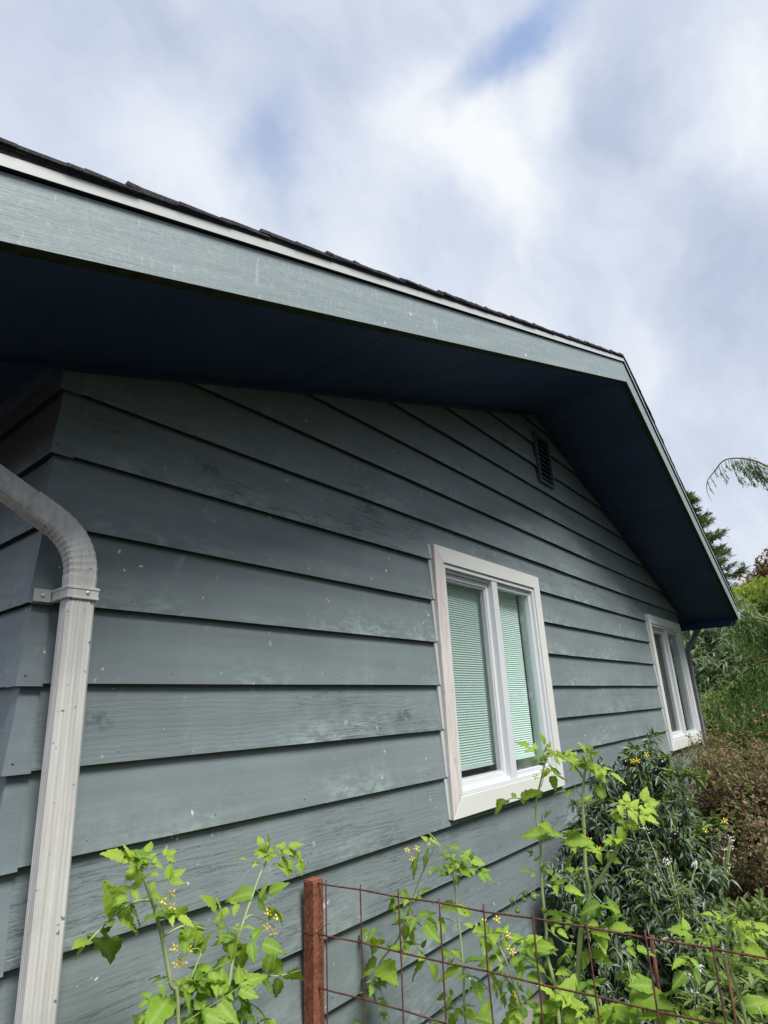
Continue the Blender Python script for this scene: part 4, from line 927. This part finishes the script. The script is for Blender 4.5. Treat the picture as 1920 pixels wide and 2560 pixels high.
# big leaves low in the frame
tomato('bushy tomato growth at the bottom of the bed, broad bright green leaves over the mesh', z6, 0, 1.42,
  [((.003, .006), (520, 1590), (500, 1660), (480, 1751)), ((.003, .005), (900, 1700), (860, 1751)), ((.002, .004), (1010, 1540), (1100, 1640), (1180, 1751)), ((.002, .003), (850, 1400), (880, 1520), (905, 1650), (920, 1751)), ((.002, .003), (1600, 1650), (1640, 1751))],
  [((450, 1620), (380, 1490), 0, 'y'), ((450, 1650), (260, 1620), 0), ((470, 1640), (340, 1751), 0, 'y'), ((500, 1640), (670, 1600), 0, 'y'), ((500, 1650), (620, 1740), 0, 'y'), ((480, 1640), (440, 1751), 0, 'y'), ((520, 1650), (560, 1751), 0, 'y'), ((470, 1640), (560, 1500), 0, 'y'), ((420, 1640), (300, 1680), 1), ((260, 1700), (120, 1730), 0, 'y'), ((200, 1730), (90, 1751), 0), ((380, 1700), (240, 1745), 0, 'y'), ((440, 1700), (380, 1751), 0, 'y'),
   ((900, 1740), (700, 1600), 0, 'y'), ((880, 1740), (740, 1620), 0), ((760, 1740), (780, 1650), 0, 'y'), ((740, 1751), (700, 1680), 0), ((820, 1640), (900, 1740), 1), ((860, 1560), (1000, 1530), 0), ((1010, 1540), (920, 1490), 0), ((1060, 1600), (1140, 1480), 0), ((1100, 1600), (1230, 1640), 1), ((1080, 1590), (1000, 1700), 1), ((1170, 1740), (1260, 1700), 0), ((1200, 1740), (1410, 1720), 1), ((1230, 1740), (1080, 1700), 1), ((1640, 1700), (1570, 1620), 0, 'y'), ((1650, 1690), (1659, 1620), 0, 'y'), ((1000, 1740), (930, 1700), 1), ((1100, 1751), (1040, 1690), 0), ((30, 1700), (-40, 1560), 0), ((50, 1740), (0, 1640), 0), ((90, 1751), (40, 1650), 0), ((600, 1751), (680, 1720), 0, 'y'), ((640, 1720), (540, 1690), 1),
   ((880, 1500), (855, 1465), 0, 'd'), ((540, 1255), (505, 1195), 0, 'd')],
  [(200, 1590)], (), auto=20)

# --- steel post and wire panel --------------------------------------
po = empty('fence_post', (1.045, -.034, GZ), 'square rusty steel post standing against the siding', 'post')
m = MB(); m.box(1.020, 1.070, -.060, -.010, GZ-.1, -.672); m.build('shaft', RUST, po, False, .002)
m = MB(); m.box(1.0215, 1.0685, -.0585, -.0115, -.6718, -.6695); m.build('cap', RUST, po)
m = MB(); c = []
for i in range(15):
    a = i/14; lst = [(1.0185, -.009, -.820), (1.0185, -.0615, -.822), (1.0715, -.0615, -.816), (1.06, -.10, -.800)]
m.tube([(1.0185, -.009, -.825), (1.0183, -.0617, -.826), (1.045, -.0622, -.822), (1.0717, -.0617, -.815), (1.062, -.098, -.799)], .0010, 5); m.build('tie_wire', WIRE, po)
pn = empty('wire_mesh_panel', (1.09, -.7, GZ), 'rusty square wire mesh panel running out from the post towards the garden', 'mesh panel')
o0 = np.array([1.0454, -.0989, -.6795]); u_ = np.array([.0118, -.1497, -.0016]); v_ = np.array([0, 0, -.1524]); PR = random.Random(9)
for i in range(0, 12):
    p = o0+u_*i; top = p+np.array([0, 0, .014+.004*(i % 3)]); m = MB()
    pts = [top] + [p+v_*j+np.array([-.003, PR.uniform(-.0028, .0028), 0]) for j in range(8)]
    m.tube(pts, .0025, 6); m.build('upright_wire', WIRE, pn, True)
for j in range(0, 8):
    m = MB(); pts = [o0+v_*j+u_*(-.32)]+[o0+v_*j+u_*i+np.array([.003, 0, PR.uniform(-.0028, .0028)]) for i in range(12)]; m.tube(pts, .0028, 6); m.build('cross_wire', WIRE, pn, True)
po2 = empty('garden_stake', tuple(at(1822, 2560, 0, 1.75)*np.array([1, 1, 0])+np.array([0, 0, GZ])), 'thin dark stake standing among the tomato leaves', 'stake')
a = at(1814, 2395, 0, 1.75); b_ = at(1840, 2560, 0, 1.75); m = MB(); m.tube([a, b_, b_+(b_-a)*2.6], .005, 6); m.build('shaft', TWIG, po2, True)
po3 = empty('garden_stake', tuple(at(1645, 2560, 0, 1.9)*np.array([1, 1, 0])+np.array([0, 0, GZ])), 'reddish brown stake leaning in the dark leaved bush', 'stake')
a = at(1627, 2338, 0, 1.9); b_ = at(1648, 2480, 0, 1.9); m = MB(); m.tube([a, b_, b_+(b_-a)*2.8], .007, 6); m.build('shaft', WIRE, po3, True)

# --- dark leaved bush with black tomatoes ----------------------------
XB = 3.0
bc = at(*z6(900, 1100), 0, XB)
bush = empty('black_tomato_plant', (bc[0], bc[1], GZ), 'sprawling dark curly leaved tomato plant hung with black fruit', 'tomato plant')
P = []; 
for i, (x, y, rx, n, xx) in enumerate([(850, 430, .17, 360, 3.2), (740, 330, .10, 140, 3.1), (960, 260, .13, 200, 3.2), (1050, 560, .16, 260, 3.2), (700, 620, .15, 280, 3.0), (640, 850, .17, 340, 3.0), (900, 800, .25, 620, 3.1), (1130, 800, .17, 320, 3.1), (600, 1100, .17, 360, 2.9),
        (820, 1150, .28, 760, 3.0), (1100, 1050, .24, 560, 3.0), (1230, 1250, .18, 380, 2.9), (1000, 1400, .28, 720, 2.9), (720, 1450, .24, 560, 2.9), (1220, 1520, .2, 380, 2.8), (880, 1700, .3, 560, 2.8), (1180, 700, .12, 160, 3.2), (560, 700, .06, 80, 2.9), (480, 950, .08, 120, 2.8), (1280, 950, .1, 150, 3.1)]):
    c = at(*z6(x, y), 0, xx); p, u = lumpy(n, c, (rx*1.15, rx*1.0, rx*1.05), .25, .25, 3, 100+i); P.append((p, u))
p = np.concatenate([a for a, _ in P]); u = np.concatenate([b for _, b in P]); ok = (p[:, 1] < -.03) & (p[:, 2] > GZ+.02); p, u = p[ok], u[ok]; cut = (np.sin(p[:, 0]*13+p[:, 2]*9)+np.sin(p[:, 1]*17-p[:, 2]*12)+RNG.normal(0, .5, len(p))) > -.75; p, u = p[cut], u[cut]
q, d, nm, tint = sprays(p, u, 6, .9, .35, .4)
scatter('foliage', DKTOM, bush, lance(1, .30, .7, 1.1, 5), q, d, nm, RNG.uniform(.022, .058, len(q)), tint*np.clip(RNG.random(len(q))*1.6, 0, 1))
k = (p[:, 0] < 3.6) & (RNG.random(len(p)) < .30) & (p[:, 1] < -.45); q, d, nm, tint = sprays(p[k], u[k], 4, .9, .2, .6)
scatter('foliage', WEED, bush, lance(1, .22, .5, .8, 4), q+np.array([-.02, -.02, .01]), d, nm, RNG.uniform(.03, .07, len(q)), tint)
ls = []; sr = random.Random(3)
for k in range(46):
    c = at(*z6(sr.uniform(520, 1250), sr.uniform(300, 1400)), 0, sr.uniform(2.8, 3.2)); c[1] = min(c[1], -.04); r0 = np.array([bc[0]+sr.uniform(-.25, .25), bc[1]+sr.uniform(-.2, .2), GZ]); ls.append(catmull([c, (c*.6+r0*.4)+np.array([sr.uniform(-.06, .06), sr.uniform(-.06, .03), .1]), r0], 5))
stems('stem', STEMD, bush, ls, .0022, .006)
ls = []
for k in range(16):
    c = at(*z6(sr.uniform(900, 1010), sr.uniform(1180, 1280)), 0, 2.0); e = at(*z6(sr.uniform(900, 1060), 1700), 0, 2.1); ls.append(catmull([c, (c+e)/2+np.array([sr.uniform(-.02, .02), sr.uniform(-.03, .03), 0]), e, e+(e-c)*.9], 4))
# trailing shoot to the right, over the far window corner
for l in ([(900, 290), (1050, 280), (1180, 320), (1290, 330)], [(1050, 780), (1180, 720), (1260, 640), (1400, 590)], [(1000, 560), (1090, 430)]):
    pts = catmull([at(*z6(*a), 0, 3.15) for a in l], 6); m = MB(); m.tube(pts, .0028, 5); m.build('stem', STEM, bush, True)
    pp = np.repeat(np.array(pts)[3:], 6, 0) + RNG.normal(0, .012, (len(pts[3:])*6, 3)); scatter('foliage', WEED, bush, lance(1, .3, .35, .7, 5), pp, rdir(len(pp))+np.array([.2, 0, .2]), rdir(len(pp))*.5+np.array([0, 0, 1.]), RNG.uniform(.04, .075, len(pp)))
for (x, y, r) in [(1045, 250, 24), (1010, 296, 20), (835, 245, 18), (801, 215, 10), (728, 290, 17), (970, 660, 20), (1120, 665, 19), (1150, 605, 14), (1255, 733, 13), (1237, 780, 12), (1285, 1100, 20), (1305, 1170, 21), (1075, 770, 14), (872, 930, 17), (815, 925, 15), (930, 770, 17), (1035, 1370, 15), (1010, 1480, 15), (655, 940, 13), (1332, 640, 11), (965, 640, 15), (700, 320, 13)]:
    add_fruit(bush, at(*z6(x, y), 0, 2.86), r/1000., 'b')
for (x, y) in [(958, 200), (905, 235), (880, 240), (1130, 925), (1122, 968), (1255, 1130), (1300, 640), (1410, 585)]: add_flower(bush, at(*z6(x, y), 0, 2.86), .018)

# --- weed with white flower heads, and low plants --------------------
def white_weed(label, heads, stem, X):
    T = lambda p: at(*z6(*p), 0, X); base = T(stem[-1]); w0 = empty('flowering_weed', (base[0], base[1], GZ), label, 'flowering weed', 'white flowered weeds by the dark bush')
    m = MB(); pts = catmull([T(p) for p in stem]+[np.array([base[0], base[1], GZ])], 5); m.tube(pts, [.002+.0025*i/len(pts) for i in range(len(pts))], 5)
    for h in heads: m.tube([T(h), (T(h)+T(stem[len(stem)//2]))/2+np.array([0, 0, -.02]), T(stem[len(stem)//2])], .0014, 4)
    m.build('stem', STEM, w0, True)
    for h in heads:
        c = T(h); n = 14; p_ = c+RNG.normal(0, .008, (n, 3))*np.array([1.2, 1.2, .5]); scatter('flower_head', WHITEP, w0, TINY, p_, rdir(n), rdir(n)+np.array([0, 0, 1]), np.full(n, .009), None, None)
    n = 22; k = RNG.integers(len(pts)//3, len(pts), n); scatter('foliage', WEED, w0, LN, np.array(pts)[k], rdir(n)+np.array([0, 0, .4]), np.tile([0, 0, 1.], (n, 1)), RNG.uniform(.05, .09, n))
white_weed('lanky weed with tiny white flower heads against the brown shrub', [(1438, 672), (1450, 690), (1408, 738), (1440, 735), (1446, 828), (1428, 856), (1400, 795)], [(1436, 680), (1420, 800), (1400, 930), (1392, 1080), (1385, 1200)], 3.3)
white_weed('white flowered weed in the middle of the dark leaves', [(1080, 805), (1070, 825), (1095, 815), (1240, 840), (1250, 828), (1025, 890), (950, 625)], [(1085, 815), (1120, 950), (1150, 1100), (1160, 1300)], 2.7)
white_weed('small white flowered weed low down near the mesh', [(1265, 1440), (1272, 1418), (1225, 1580), (1232, 1560), (1205, 1470)], [(1265, 1440), (1250, 1560), (1245, 1700)], 2.4)

def ground_cover():
    n = 5200; x = RNG.uniform(1.2, 10, n); y = RNG.uniform(-2.6, -.05, n); keep = (np.sin(x*2.2)+np.cos(y*3.1+x)+RNG.normal(0, .6, n)) > .1; x, y = x[keep], y[keep]
    p = np.stack([x, y, np.full(len(x), GZ+.01)], 1); q, d, nm, tint = sprays(p, np.tile([0, 0, 1.], (len(p), 1)), 5, .7, -.4, .6)
    o = scatter('ground_cover', WEED, None, LN, q, d, nm, RNG.uniform(.04, .13, len(q)), tint); tag(o, 'low green weeds over the dark soil', 'ground cover', None, 'stuff')
    n = 3800; p = np.stack([RNG.uniform(2.5, 9, n), RNG.uniform(-2.4, -.05, n), np.full(n, GZ+.015)+RNG.random(n)*.02], 1)
    o = scatter('leaf_litter', DRYL, None, LN, p, rdir(n)*np.array([1, 1, .2]), np.tile([0, 0, 1.], (n, 1))+.4*rdir(n), RNG.uniform(.02, .06, n)); tag(o, 'dry leaves and twigs lying on the soil', 'leaf litter', None, 'stuff')
ground_cover()
def bladed(label, c, n, L, mat, r=.12):
    t = empty('strap_leaf_clump', (c[0], c[1], GZ), label, 'plant', 'strap leaved clumps in the border')
    p = np.array([c[0], c[1], GZ])+RNG.normal(0, r*.5, (n, 3))*np.array([1, 1, 0]); d = unit(RNG.normal(0, .5, (n, 3))*np.array([1, 1, .1])+np.array([0, 0, 1.])); nm = unit(np.cross(d, rdir(n)))
    nm = unit(-d*np.array([1, 1, 0])+np.array([0, 0, .15])); scatter('foliage', mat, t, lance(1, .055, .55, .5, 7), p, d, nm, RNG.uniform(.6, 1.1, n)*L); return t

# soft leafy growth low at the right
lc = at(1880, 2480, 0, 3.0); lp = empty('leafy_weed', (lc[0], lc[1], GZ), 'mixed low green growth over the soil, right of the dark bush', 'weeds')
P = [lumpy(n, at(x, y, 0, X), (r, r, r*.7), .2, .25, 4, 700+i) for i, (x, y, X, r, n) in enumerate([(1860, 2470, 3.1, .26, 420), (1920, 2500, 2.9, .28, 380), (1780, 2530, 2.9, .24, 380), (1900, 2330, 3.9, .26, 300), (1830, 2400, 3.6, .2, 240), (1890, 2560, 2.7, .25, 300), (1740, 2450, 3.1, .16, 160)])]
p = np.concatenate([a for a, _ in P]); u = np.concatenate([b for _, b in P]); ok = p[:, 2] > GZ; q, d, nm, tint = sprays(p[ok], u[ok], 5, .8, -.1, .5)
scatter('foliage', WEED, lp, lance(1, .34, .3, .5, 4), q, d, nm, RNG.uniform(.025, .07, len(q)), tint)

# --- background garden ------------------------------------------------
def px3(x, y, X): return at(x, y, 0, X)
# reddish brown shrub beyond the bush
c = px3(1860, 2010, 5.6)
sh = empty('brown_shrub', (c[0], c[1], GZ), 'twiggy shrub with small brown and red leaves behind the dark bush', 'shrub')
P = []
for i, (x, y, r, n, X) in enumerate([(1850, 2010, .42, 1500, 5.6), (1900, 1960, .42, 1300, 5.7), (1790, 1960, .30, 800, 5.9), (1770, 1905, .24, 420, 6.3), (1900, 2100, .45, 1300, 5.3), (1820, 2110, .34, 800, 5.3), (1960, 2030, .5, 1300, 5.6), (1860, 1900, .30, 650, 6.3), (1770, 2040, .2, 300, 5.5)]):
    P.append(lumpy(n, px3(x, y, X), (r, r, r*.95), .35, .2, 4, 300+i))
p = np.concatenate([a for a, _ in P]); u = np.concatenate([b for _, b in P]); ok = (p[:, 1] < -.02) | (p[:, 0] > 7.75); ok &= (np.sin(p[:, 0]*7+p[:, 2]*6)+np.sin(p[:, 1]*9-p[:, 2]*8)+RNG.normal(0, .5, len(p))) > -.6; p, u = p[ok], u[ok]
q, d, nm, tint = sprays(p, u, 4, .8, .1, .4); hh = np.clip((q[:, 2]-(-1.35))/.9, 0, 1)
scatter('foliage', SPIR, sh, TINY, q, d, nm, RNG.uniform(.018, .042, len(q)), np.clip(RNG.random(len(q))**1.2*1.1, 0, 1))
p2 = p[RNG.random(len(p)) < .62]; q, d, nm, tint = sprays(p2, u[:len(p2)], 3, .8, .1, .4)
scatter('foliage', WEED, sh, TINY, q, d, nm, RNG.uniform(.018, .036, len(q)), tint)
ls = []; sr = random.Random(13)
for k in range(110):
    e = p[sr.randrange(len(p))]; r0 = np.array([c[0]+sr.uniform(-.35, .35), c[1]+sr.uniform(-.3, .3), GZ]); ls.append([r0, (r0*.45+e*.55)+np.array([sr.uniform(-.08, .08), sr.uniform(-.08, .08), -.05]), e])
stems('stem', TWIG, sh, ls, .007, .0018, 4)
# leafy evergreen shrubs behind
def shrub(label, blobs, mat, tmpl, per, size, seed, down=.5, group='tall leafy shrubs behind the house', name='tall_shrub', lump=.2, spread=.7, out=.5):
    P = [lumpy(n, cc, rr_, .5, lump, 3.2, seed+i) for i, (cc, rr_, n) in enumerate(blobs)]; p = np.concatenate([a for a, _ in P]); u = np.concatenate([b for _, b in P])
    ok = (p[:, 2] > GZ) & ~((p[:, 0] < 8.25) & (p[:, 1] > -.9)); p, u = p[ok], u[ok]; b0 = blobs[0][0]
    t = empty(name, (b0[0], b0[1], GZ), label, 'shrub', group)
    q, d, nm, tint = sprays(p, u, per, spread, down, out); scatter('foliage', mat, t, tmpl, q, d, nm, RNG.uniform(size*.6, size*1.25, len(q)), tint)
    r = random.Random(seed); ls = []
    for k in range(16):
        e = p[r.randrange(len(p))]; g = np.array([b0[0]+r.uniform(-.4, .4), b0[1]+r.uniform(-.4, .4), GZ]); ls.append([g, g*.4+e*.6+np.array([0, 0, .2]), e])
    stems('stem', BARK, t, ls, .03, .006, 5); return t
B = lambda x, y, X, r, n, s=1.0: (px3(x, y, X), (r, r, r*s), n)
shrub('drooping bamboo like shrub just right of the far downspout', [B(1800, 1700, 10.5, .8, 2600), B(1860, 1640, 10.8, .8, 2200), B(1810, 1600, 11, .7, 1800), B(1770, 1640, 10.6, .55, 1100), B(1900, 1730, 10.4, .8, 1900), B(1800, 1800, 10.2, .6, 1000), B(1750, 1740, 10.5, .5, 700)], HEDGE, lance(1, .2, .35, .4, 3), 4, .15, 500, .9)
shrub('darker shrub low behind the coral flowers', [B(1830, 1850, 9.6, .7, 1500), B(1900, 1860, 9.6, .7, 1500), B(1960, 1800, 9.8, .8, 1400), B(1770, 1870, 9.3, .4, 600), B(1860, 1930, 8.6, .5, 800), B(1930, 1950, 8.4, .5, 800)], WEED, lance(1, .16, .3, .4, 3), 4, .14, 540, .2)
YT = shrub('bright yellow green maple glowing above the dark shrubs', [B(1880, 1560, 15.5, 1.05, 2400, .8), B(1830, 1590, 15, .8, 1300, .8), B(1950, 1540, 15.5, 1.2, 1700, .8), B(1760, 1620, 14.5, .6, 900), B(1720, 1600, 14, .6, 500)], YELLOW, lance(1, .38, .2, .3, 3), 4, .13, 580, .3, None, 'maple_tree'); YT['category'] = 'tree'
RT = shrub('dark red leaved tree top at the right edge above the yellow green maple', [B(1925, 1440, 19, .45, 500, 1.3), B(1900, 1490, 19, .6, 520, .7), B(1950, 1500, 19, 1.0, 900, .8), B(1955, 1400, 19, .35, 260, 1.2)], REDM, lance(1, .4, .2, .3, 3), 3, .12, 620, .2, None, 'red_maple_tree', .35, .9); RT['category'] = 'tree'
# fine airy flowering plants with coral bells
CF = empty('coral_flower_shrub', (px3(1850, 1900, 9)[0], px3(1850, 1900, 9)[1], GZ), 'green arching shrub dotted with small coral red flowers', 'shrub')
sr = random.Random(21); ls = []; pp = []
for k in range(80):
    e = px3(sr.uniform(1745, 1940), sr.uniform(1700, 1920), sr.uniform(8.4, 9.3)); g = np.array([e[0]+sr.uniform(-.3, .3), e[1]+sr.uniform(-.3, .3), GZ])
    if e[1] > -.85 and e[0] < 8.3: e[0] += .4
    cc = catmull([g, g*.45+e*.55+np.array([0, 0, .18]), e], 5); ls.append(cc); pp += cc[3:]
stems('stem', STEM, CF, ls, .006, .0015, 4)
pp = np.repeat(np.array(pp), 5, 0)+RNG.normal(0, .02, (len(pp)*5, 3)); scatter('foliage', LILY, CF, lance(1, .38, .3, .5, 3), pp, rdir(len(pp))+np.array([0, 0, .1]), rdir(len(pp))*.5+np.array([0, 0, 1.]), RNG.uniform(.04, .09, len(pp)))
fm = MB()
for k in range(5):
    a = 2*math.pi*k/5; n = len(fm.v); fm.v += [(0, 0, .3), (math.cos(a-.6)*.5, math.sin(a-.6)*.5, -.2), (math.cos(a)*1.0, math.sin(a)*1.0, -.8), (math.cos(a+.6)*.5, math.sin(a+.6)*.5, -.2)]; fm.f.append((n, n+1, n+2, n+3)); fm.m.append(0)
fm.tube([(0, 0, .2), (0, 0, .9)], [.25, .08], 5)
fo = fm.build('flower', CORAL); CM = fo.data; bpy.data.objects.remove(fo)
for (x, y, r) in [(1812, 1771, 5), (1861, 1765, 6), (1882, 1762, 4.5), (1836, 1787, 5), (1857, 1790, 6), (1881, 1780, 5), (1885, 1801, 7), (1910, 1788, 8), (1793, 1812, 5), (1847, 1814, 5), (1866, 1744, 4), (1916, 1834, 5), (1870, 1853, 4), (1793, 1851, 7), (1800, 1860, 6), (1780, 1862, 4), (1900, 1815, 4), (1842, 1830, 4)]:
    p_ = px3(x, y, 8.35); place('flower', CM, CF, p_, rdir(1)[0], unit(np.array([sr.gauss(0, .4), sr.gauss(0, .4), .6])), r/1460*7.6)
bladed('clump of long arching green leaves right of the dark bush', px3(1900, 2520, 2.9), 40, .42, LILY, .35)
bladed('clump of narrow arching leaves further back on the soil', px3(1890, 2380, 3.7), 70, .42, LILY, .3)

# weeping cedar: trunk beyond the right edge, long limbs hung with curtains of fine sprays
def hanging(par, limb, n, Ls, dens, mat=CEDAR, side=.05, seed=1, w_=.016):
    g = np.random.default_rng(seed); limb = np.array(limb); k = g.integers(0, len(limb)-1, n); t = g.random((n, 1)); base = limb[k]*(1-t)+limb[k+1]*t
    frac = (k+t[:, 0])/(len(limb)-1); P_, D_ = [], []; S_ = []
    for i in range(n):
        L = g.uniform(*Ls)*(.35+.65*math.sin(math.pi*min(.95, max(.08, frac[i])))**.7); m_ = int(dens*L/.04)+3; off = g.normal(0, side, 3)*np.array([1, 1, .1]); sway = g.normal(0, .10, 3)
        s = np.linspace(0, 1, m_)[:, None]; pts = base[i]+off*s**.5+np.array([0, 0, -L])*s+sway*L*s*s
        P_.append(pts); D_.append(np.tile([0, 0, -1.], (m_, 1))+g.normal(0, .38, (m_, 3))); S_.append(g.uniform(.045, .095, m_)*(1.1-.5*s[:, 0]))
    P_ = np.concatenate(P_); D_ = np.concatenate(D_); S_ = np.concatenate(S_)
    scatter('foliage', mat, par, lance(1, .26, .2, .3, 2), P_, D_, rdir(len(P_)), S_*.72)
ct = (9.2, -3.4); wc = empty('weeping_cedar', (ct[0], ct[1], GZ), 'weeping cedar reaching in from the right edge with curtains of drooping sprays', 'tree')
m = MB(); tr_ = catmull([(9.2, -3.4, GZ-.1), (9.25, -3.38, 0), (9.1, -3.3, 2.4), (9.2, -3.35, 5.2)], 5); m.tube(tr_, [.16-.13*i/(len(tr_)-1) for i in range(len(tr_))], 10); m.build('trunk', BARK, wc, True)
def limb(pts, r0, r1): 
    c_ = catmull(pts, 6); m = MB(); m.tube(c_, [r0+(r1-r0)*i/(len(c_)-1) for i in range(len(c_))], 6); m.build('branch', TWIG, wc, True); return c_
T = np.array
X9 = 7.6
l = limb([T((9.1, -3.3, 2.6)), px3(2150, 1260, 8.4), px3(1960, 1185, X9), px3(1880, 1150, X9), px3(1815, 1149, X9), px3(1785, 1180, X9), px3(1768, 1205, X9), px3(1769, 1232, X9), px3(1780, 1254, X9)], .014, .002)
g9 = np.random.default_rng(4)
tips = [(1785, 1172, .10, .2), (1797, 1165, .24, .5), (1803, 1162, .20, .3), (1812, 1152, .12, .2), (1826, 1150, .40, 1.3), (1836, 1150, .36, .4), (1850, 1148, .38, 1.6), (1858, 1147, .26, 1.8), (1866, 1147, .36, 1.8), (1874, 1148, .27, 1.8), (1880, 1150, .46, 1.4), (1893, 1155, .52, 1.8), (1905, 1158, .34, .5), (1917, 1160, .42, 1.4), (1776, 1190, .13, .3), (1769, 1205, .14, .2), (1890, 1155, .25, 1.6), (1843, 1150, .2, 1.2)]
P_, D_, S_ = [], [], []; tw = MB()
for (x, y, L, dn) in tips:
    b0 = px3(x, y, X9); n = int(44*dn*L/.3)+10; s = g9.random((n, 1)); sw = np.array([.02, -.22, 0])*L*1.0; sp_ = lambda s: b0+np.array([0, 0, -L])*s+sw*s*s
    P_.append(sp_(s)+g9.normal(0, .012*max(.3, dn), (n, 3))*(1-s*.6)); D_.append(np.tile([0, -.25, -1.], (n, 1))+g9.normal(0, .35, (n, 3))); S_.append(g9.uniform(.035, .075, n)); tw.tube([sp_(q) for q in (0, .3, .6, .9)], [.003, .0025, .002, .001], 4)
scatter('foliage', CEDAR, wc, lance(1, .16, .2, .3, 2), np.concatenate(P_), np.concatenate(D_), rdir(sum(map(len, P_))), np.concatenate(S_)); tw.build('twig', TWIG, wc)
l = limb([T((9.15, -3.3, 1.6)), px3(2100, 1560, 8), px3(1960, 1560, 7.9), px3(1900, 1548, 7.9), px3(1850, 1542, 7.9)], .016, .003); hanging(wc, l[6:], 420, (.35, .75), 1.5, seed=31, side=.09)
l = limb([T((9.15, -3.3, 1.7)), px3(2120, 1600, 8.3), px3(1990, 1575, 8.3), px3(1900, 1575, 8.3), px3(1820, 1590, 8.3)], .016, .003); hanging(wc, l[6:], 260, (.3, .6), 1.1, seed=32, side=.1)
l = limb([T((9.2, -3.4, .6)), px3(2060, 1640, 7.4), px3(1930, 1648, 7.4), px3(1880, 1668, 7.4), px3(1840, 1700, 7.4), px3(1822, 1728, 7.4)], .016, .003); hanging(wc, l[5:], 230, (.25, .55), 1.1, seed=33, side=.07)
for k in range(9):
    z = .8+k*.45; a = g9.uniform(-1.2, 1.6) ; L = 1.9-.12*k; e = T((9.2+L*math.cos(a), -3.6-abs(L*math.sin(a)), z-.2)); l = limb([T((9.2, -3.4, z)), (T((9.2, -3.4, z))+e)/2+T((0, 0, .2)), e], .016, .003); hanging(wc, l[2:], 90, (.4, .8), 1.0, seed=60+k)
# conifer beyond the roof edge: tiers of branches
d0 = pxd(1712, 1250); fx = 24.0; q = CAM + d0*(fx/d0[0]); fb = np.array([q[0], q[1], 0]); top = q[2]+.25
cf = empty('fir_tree', (fb[0], fb[1], GZ), 'tall conifer with tiered branches rising behind the roof slope', 'tree')
m = MB(); m.tube([(fb[0], fb[1], GZ), (fb[0], fb[1], top*.6), (fb[0], fb[1], top)], [.28, .12, .02], 8); m.build('trunk', BARK, cf, True)
g = np.random.default_rng(77); P_, D_, N_, S_, Tn = [], [], [], [], []; br = MB(); z = top-.1; tier = 0
while z > 0:
    R_ = (top-z)*.40+.25; nb = 5
    for b_ in range(nb):
        a = g.uniform(0, 6.28); R2 = R_*g.uniform(.55, 1.15); dr = np.array([math.cos(a), math.sin(a), 0]); s = np.linspace(0, 1, 7)[:, None]
        line = np.array([fb[0], fb[1], z])+dr*R2*s+np.array([0, 0, 1.])*(-.28*R2*s+.30*R2*s**3); br.tube(list(line), [.03*(1-t)+.006 for t in np.linspace(0, 1, 7)], 4)
        n = int(60*R2)+14; t = g.random(n)**.65; k = np.minimum((t*6).astype(int), 5); f_ = (t*6-k)[:, None]; p = line[k]*(1-f_)+line[k+1]*f_; sd = np.cross(dr, [0, 0, 1.]); w_ = (g.random(n)-.5)*2*(.34*R2*(1-t*.75))
        P_.append(p+sd*w_[:, None]+np.array([0, 0, 1.])*(-.22*np.abs(w_)[:, None]+g.normal(0, .03, (n, 1)))); D_.append(dr*1.0+sd*np.sign(w_)[:, None]*.7+g.normal(0, .3, (n, 3))+np.array([0, 0, .15])); N_.append(np.tile([0, 0, 1.], (n, 1))+g.normal(0, .3, (n, 3))); S_.append(g.uniform(.14, .30, n)); Tn.append(np.clip(g.random(n)*.7+.3*t, 0, 1))
    z -= g.uniform(.20, .34)
br.build('branch', BARK, cf)
P_, D_, N_, S_, Tn = map(np.concatenate, (P_, D_, N_, S_, Tn)); P2 = np.repeat(P_, 3, 0)+g.normal(0, .04, (len(P_)*3, 3)); 
scatter('foliage', FIR, cf, lance(1, .22, -.1, .3, 2), P2, np.repeat(D_, 3, 0)+g.normal(0, .35, (len(P2), 3)), np.repeat(N_, 3, 0), np.repeat(S_, 3)*.8, np.repeat(Tn, 3))

# unseen tree line added opposite the wall to block low sky; panes reflect it
Q = []; rg = random.Random(5)
for i, (x, y, h, r) in enumerate([(-7, -9.5, 5.5, 2.4), (-3, -10.5, 4.8, 2.2), (1, -10, 5.4, 2.3), (4.8, -9.6, 4.6, 2.1), (8.6, -9, 5.6, 2.4), (12.5, -7.5, 6.2, 2.6), (16, -6.0, 6.5, 2.6), (11.6, -2.7, 4.6, 1.1), (14.4, -3.0, 6.0, 1.5), (17.4, -3.4, 7.0, 1.8), (21, -4.6, 7.5, 2.3)]):
    Q += [lumpy(300, (x+rg.uniform(-.5, .5)*r, y+rg.uniform(-.4, .4)*r, GZ+h*f), (r*k, r*k, h*.24), .55, .2, 3, 900+7*i+j) for j, (f, k) in enumerate(((.3, .9), (.45, 1), (.6, .9), (.75, .75), (.88, .5)))]
p = np.concatenate([a for a, _ in Q]); u = np.concatenate([b for _, b in Q]); q, d, nm, tint = sprays(p, u, 4, .7, .3, .5)
tag(scatter('added_treeline', HEDGE, None, lance(1, .4, .2, .3, 2), q, d, nm, RNG.uniform(.2, .42, len(q)), tint), 'unseen line of trees added opposite the wall to block low sky', 'added_treeline', None, 'stuff')
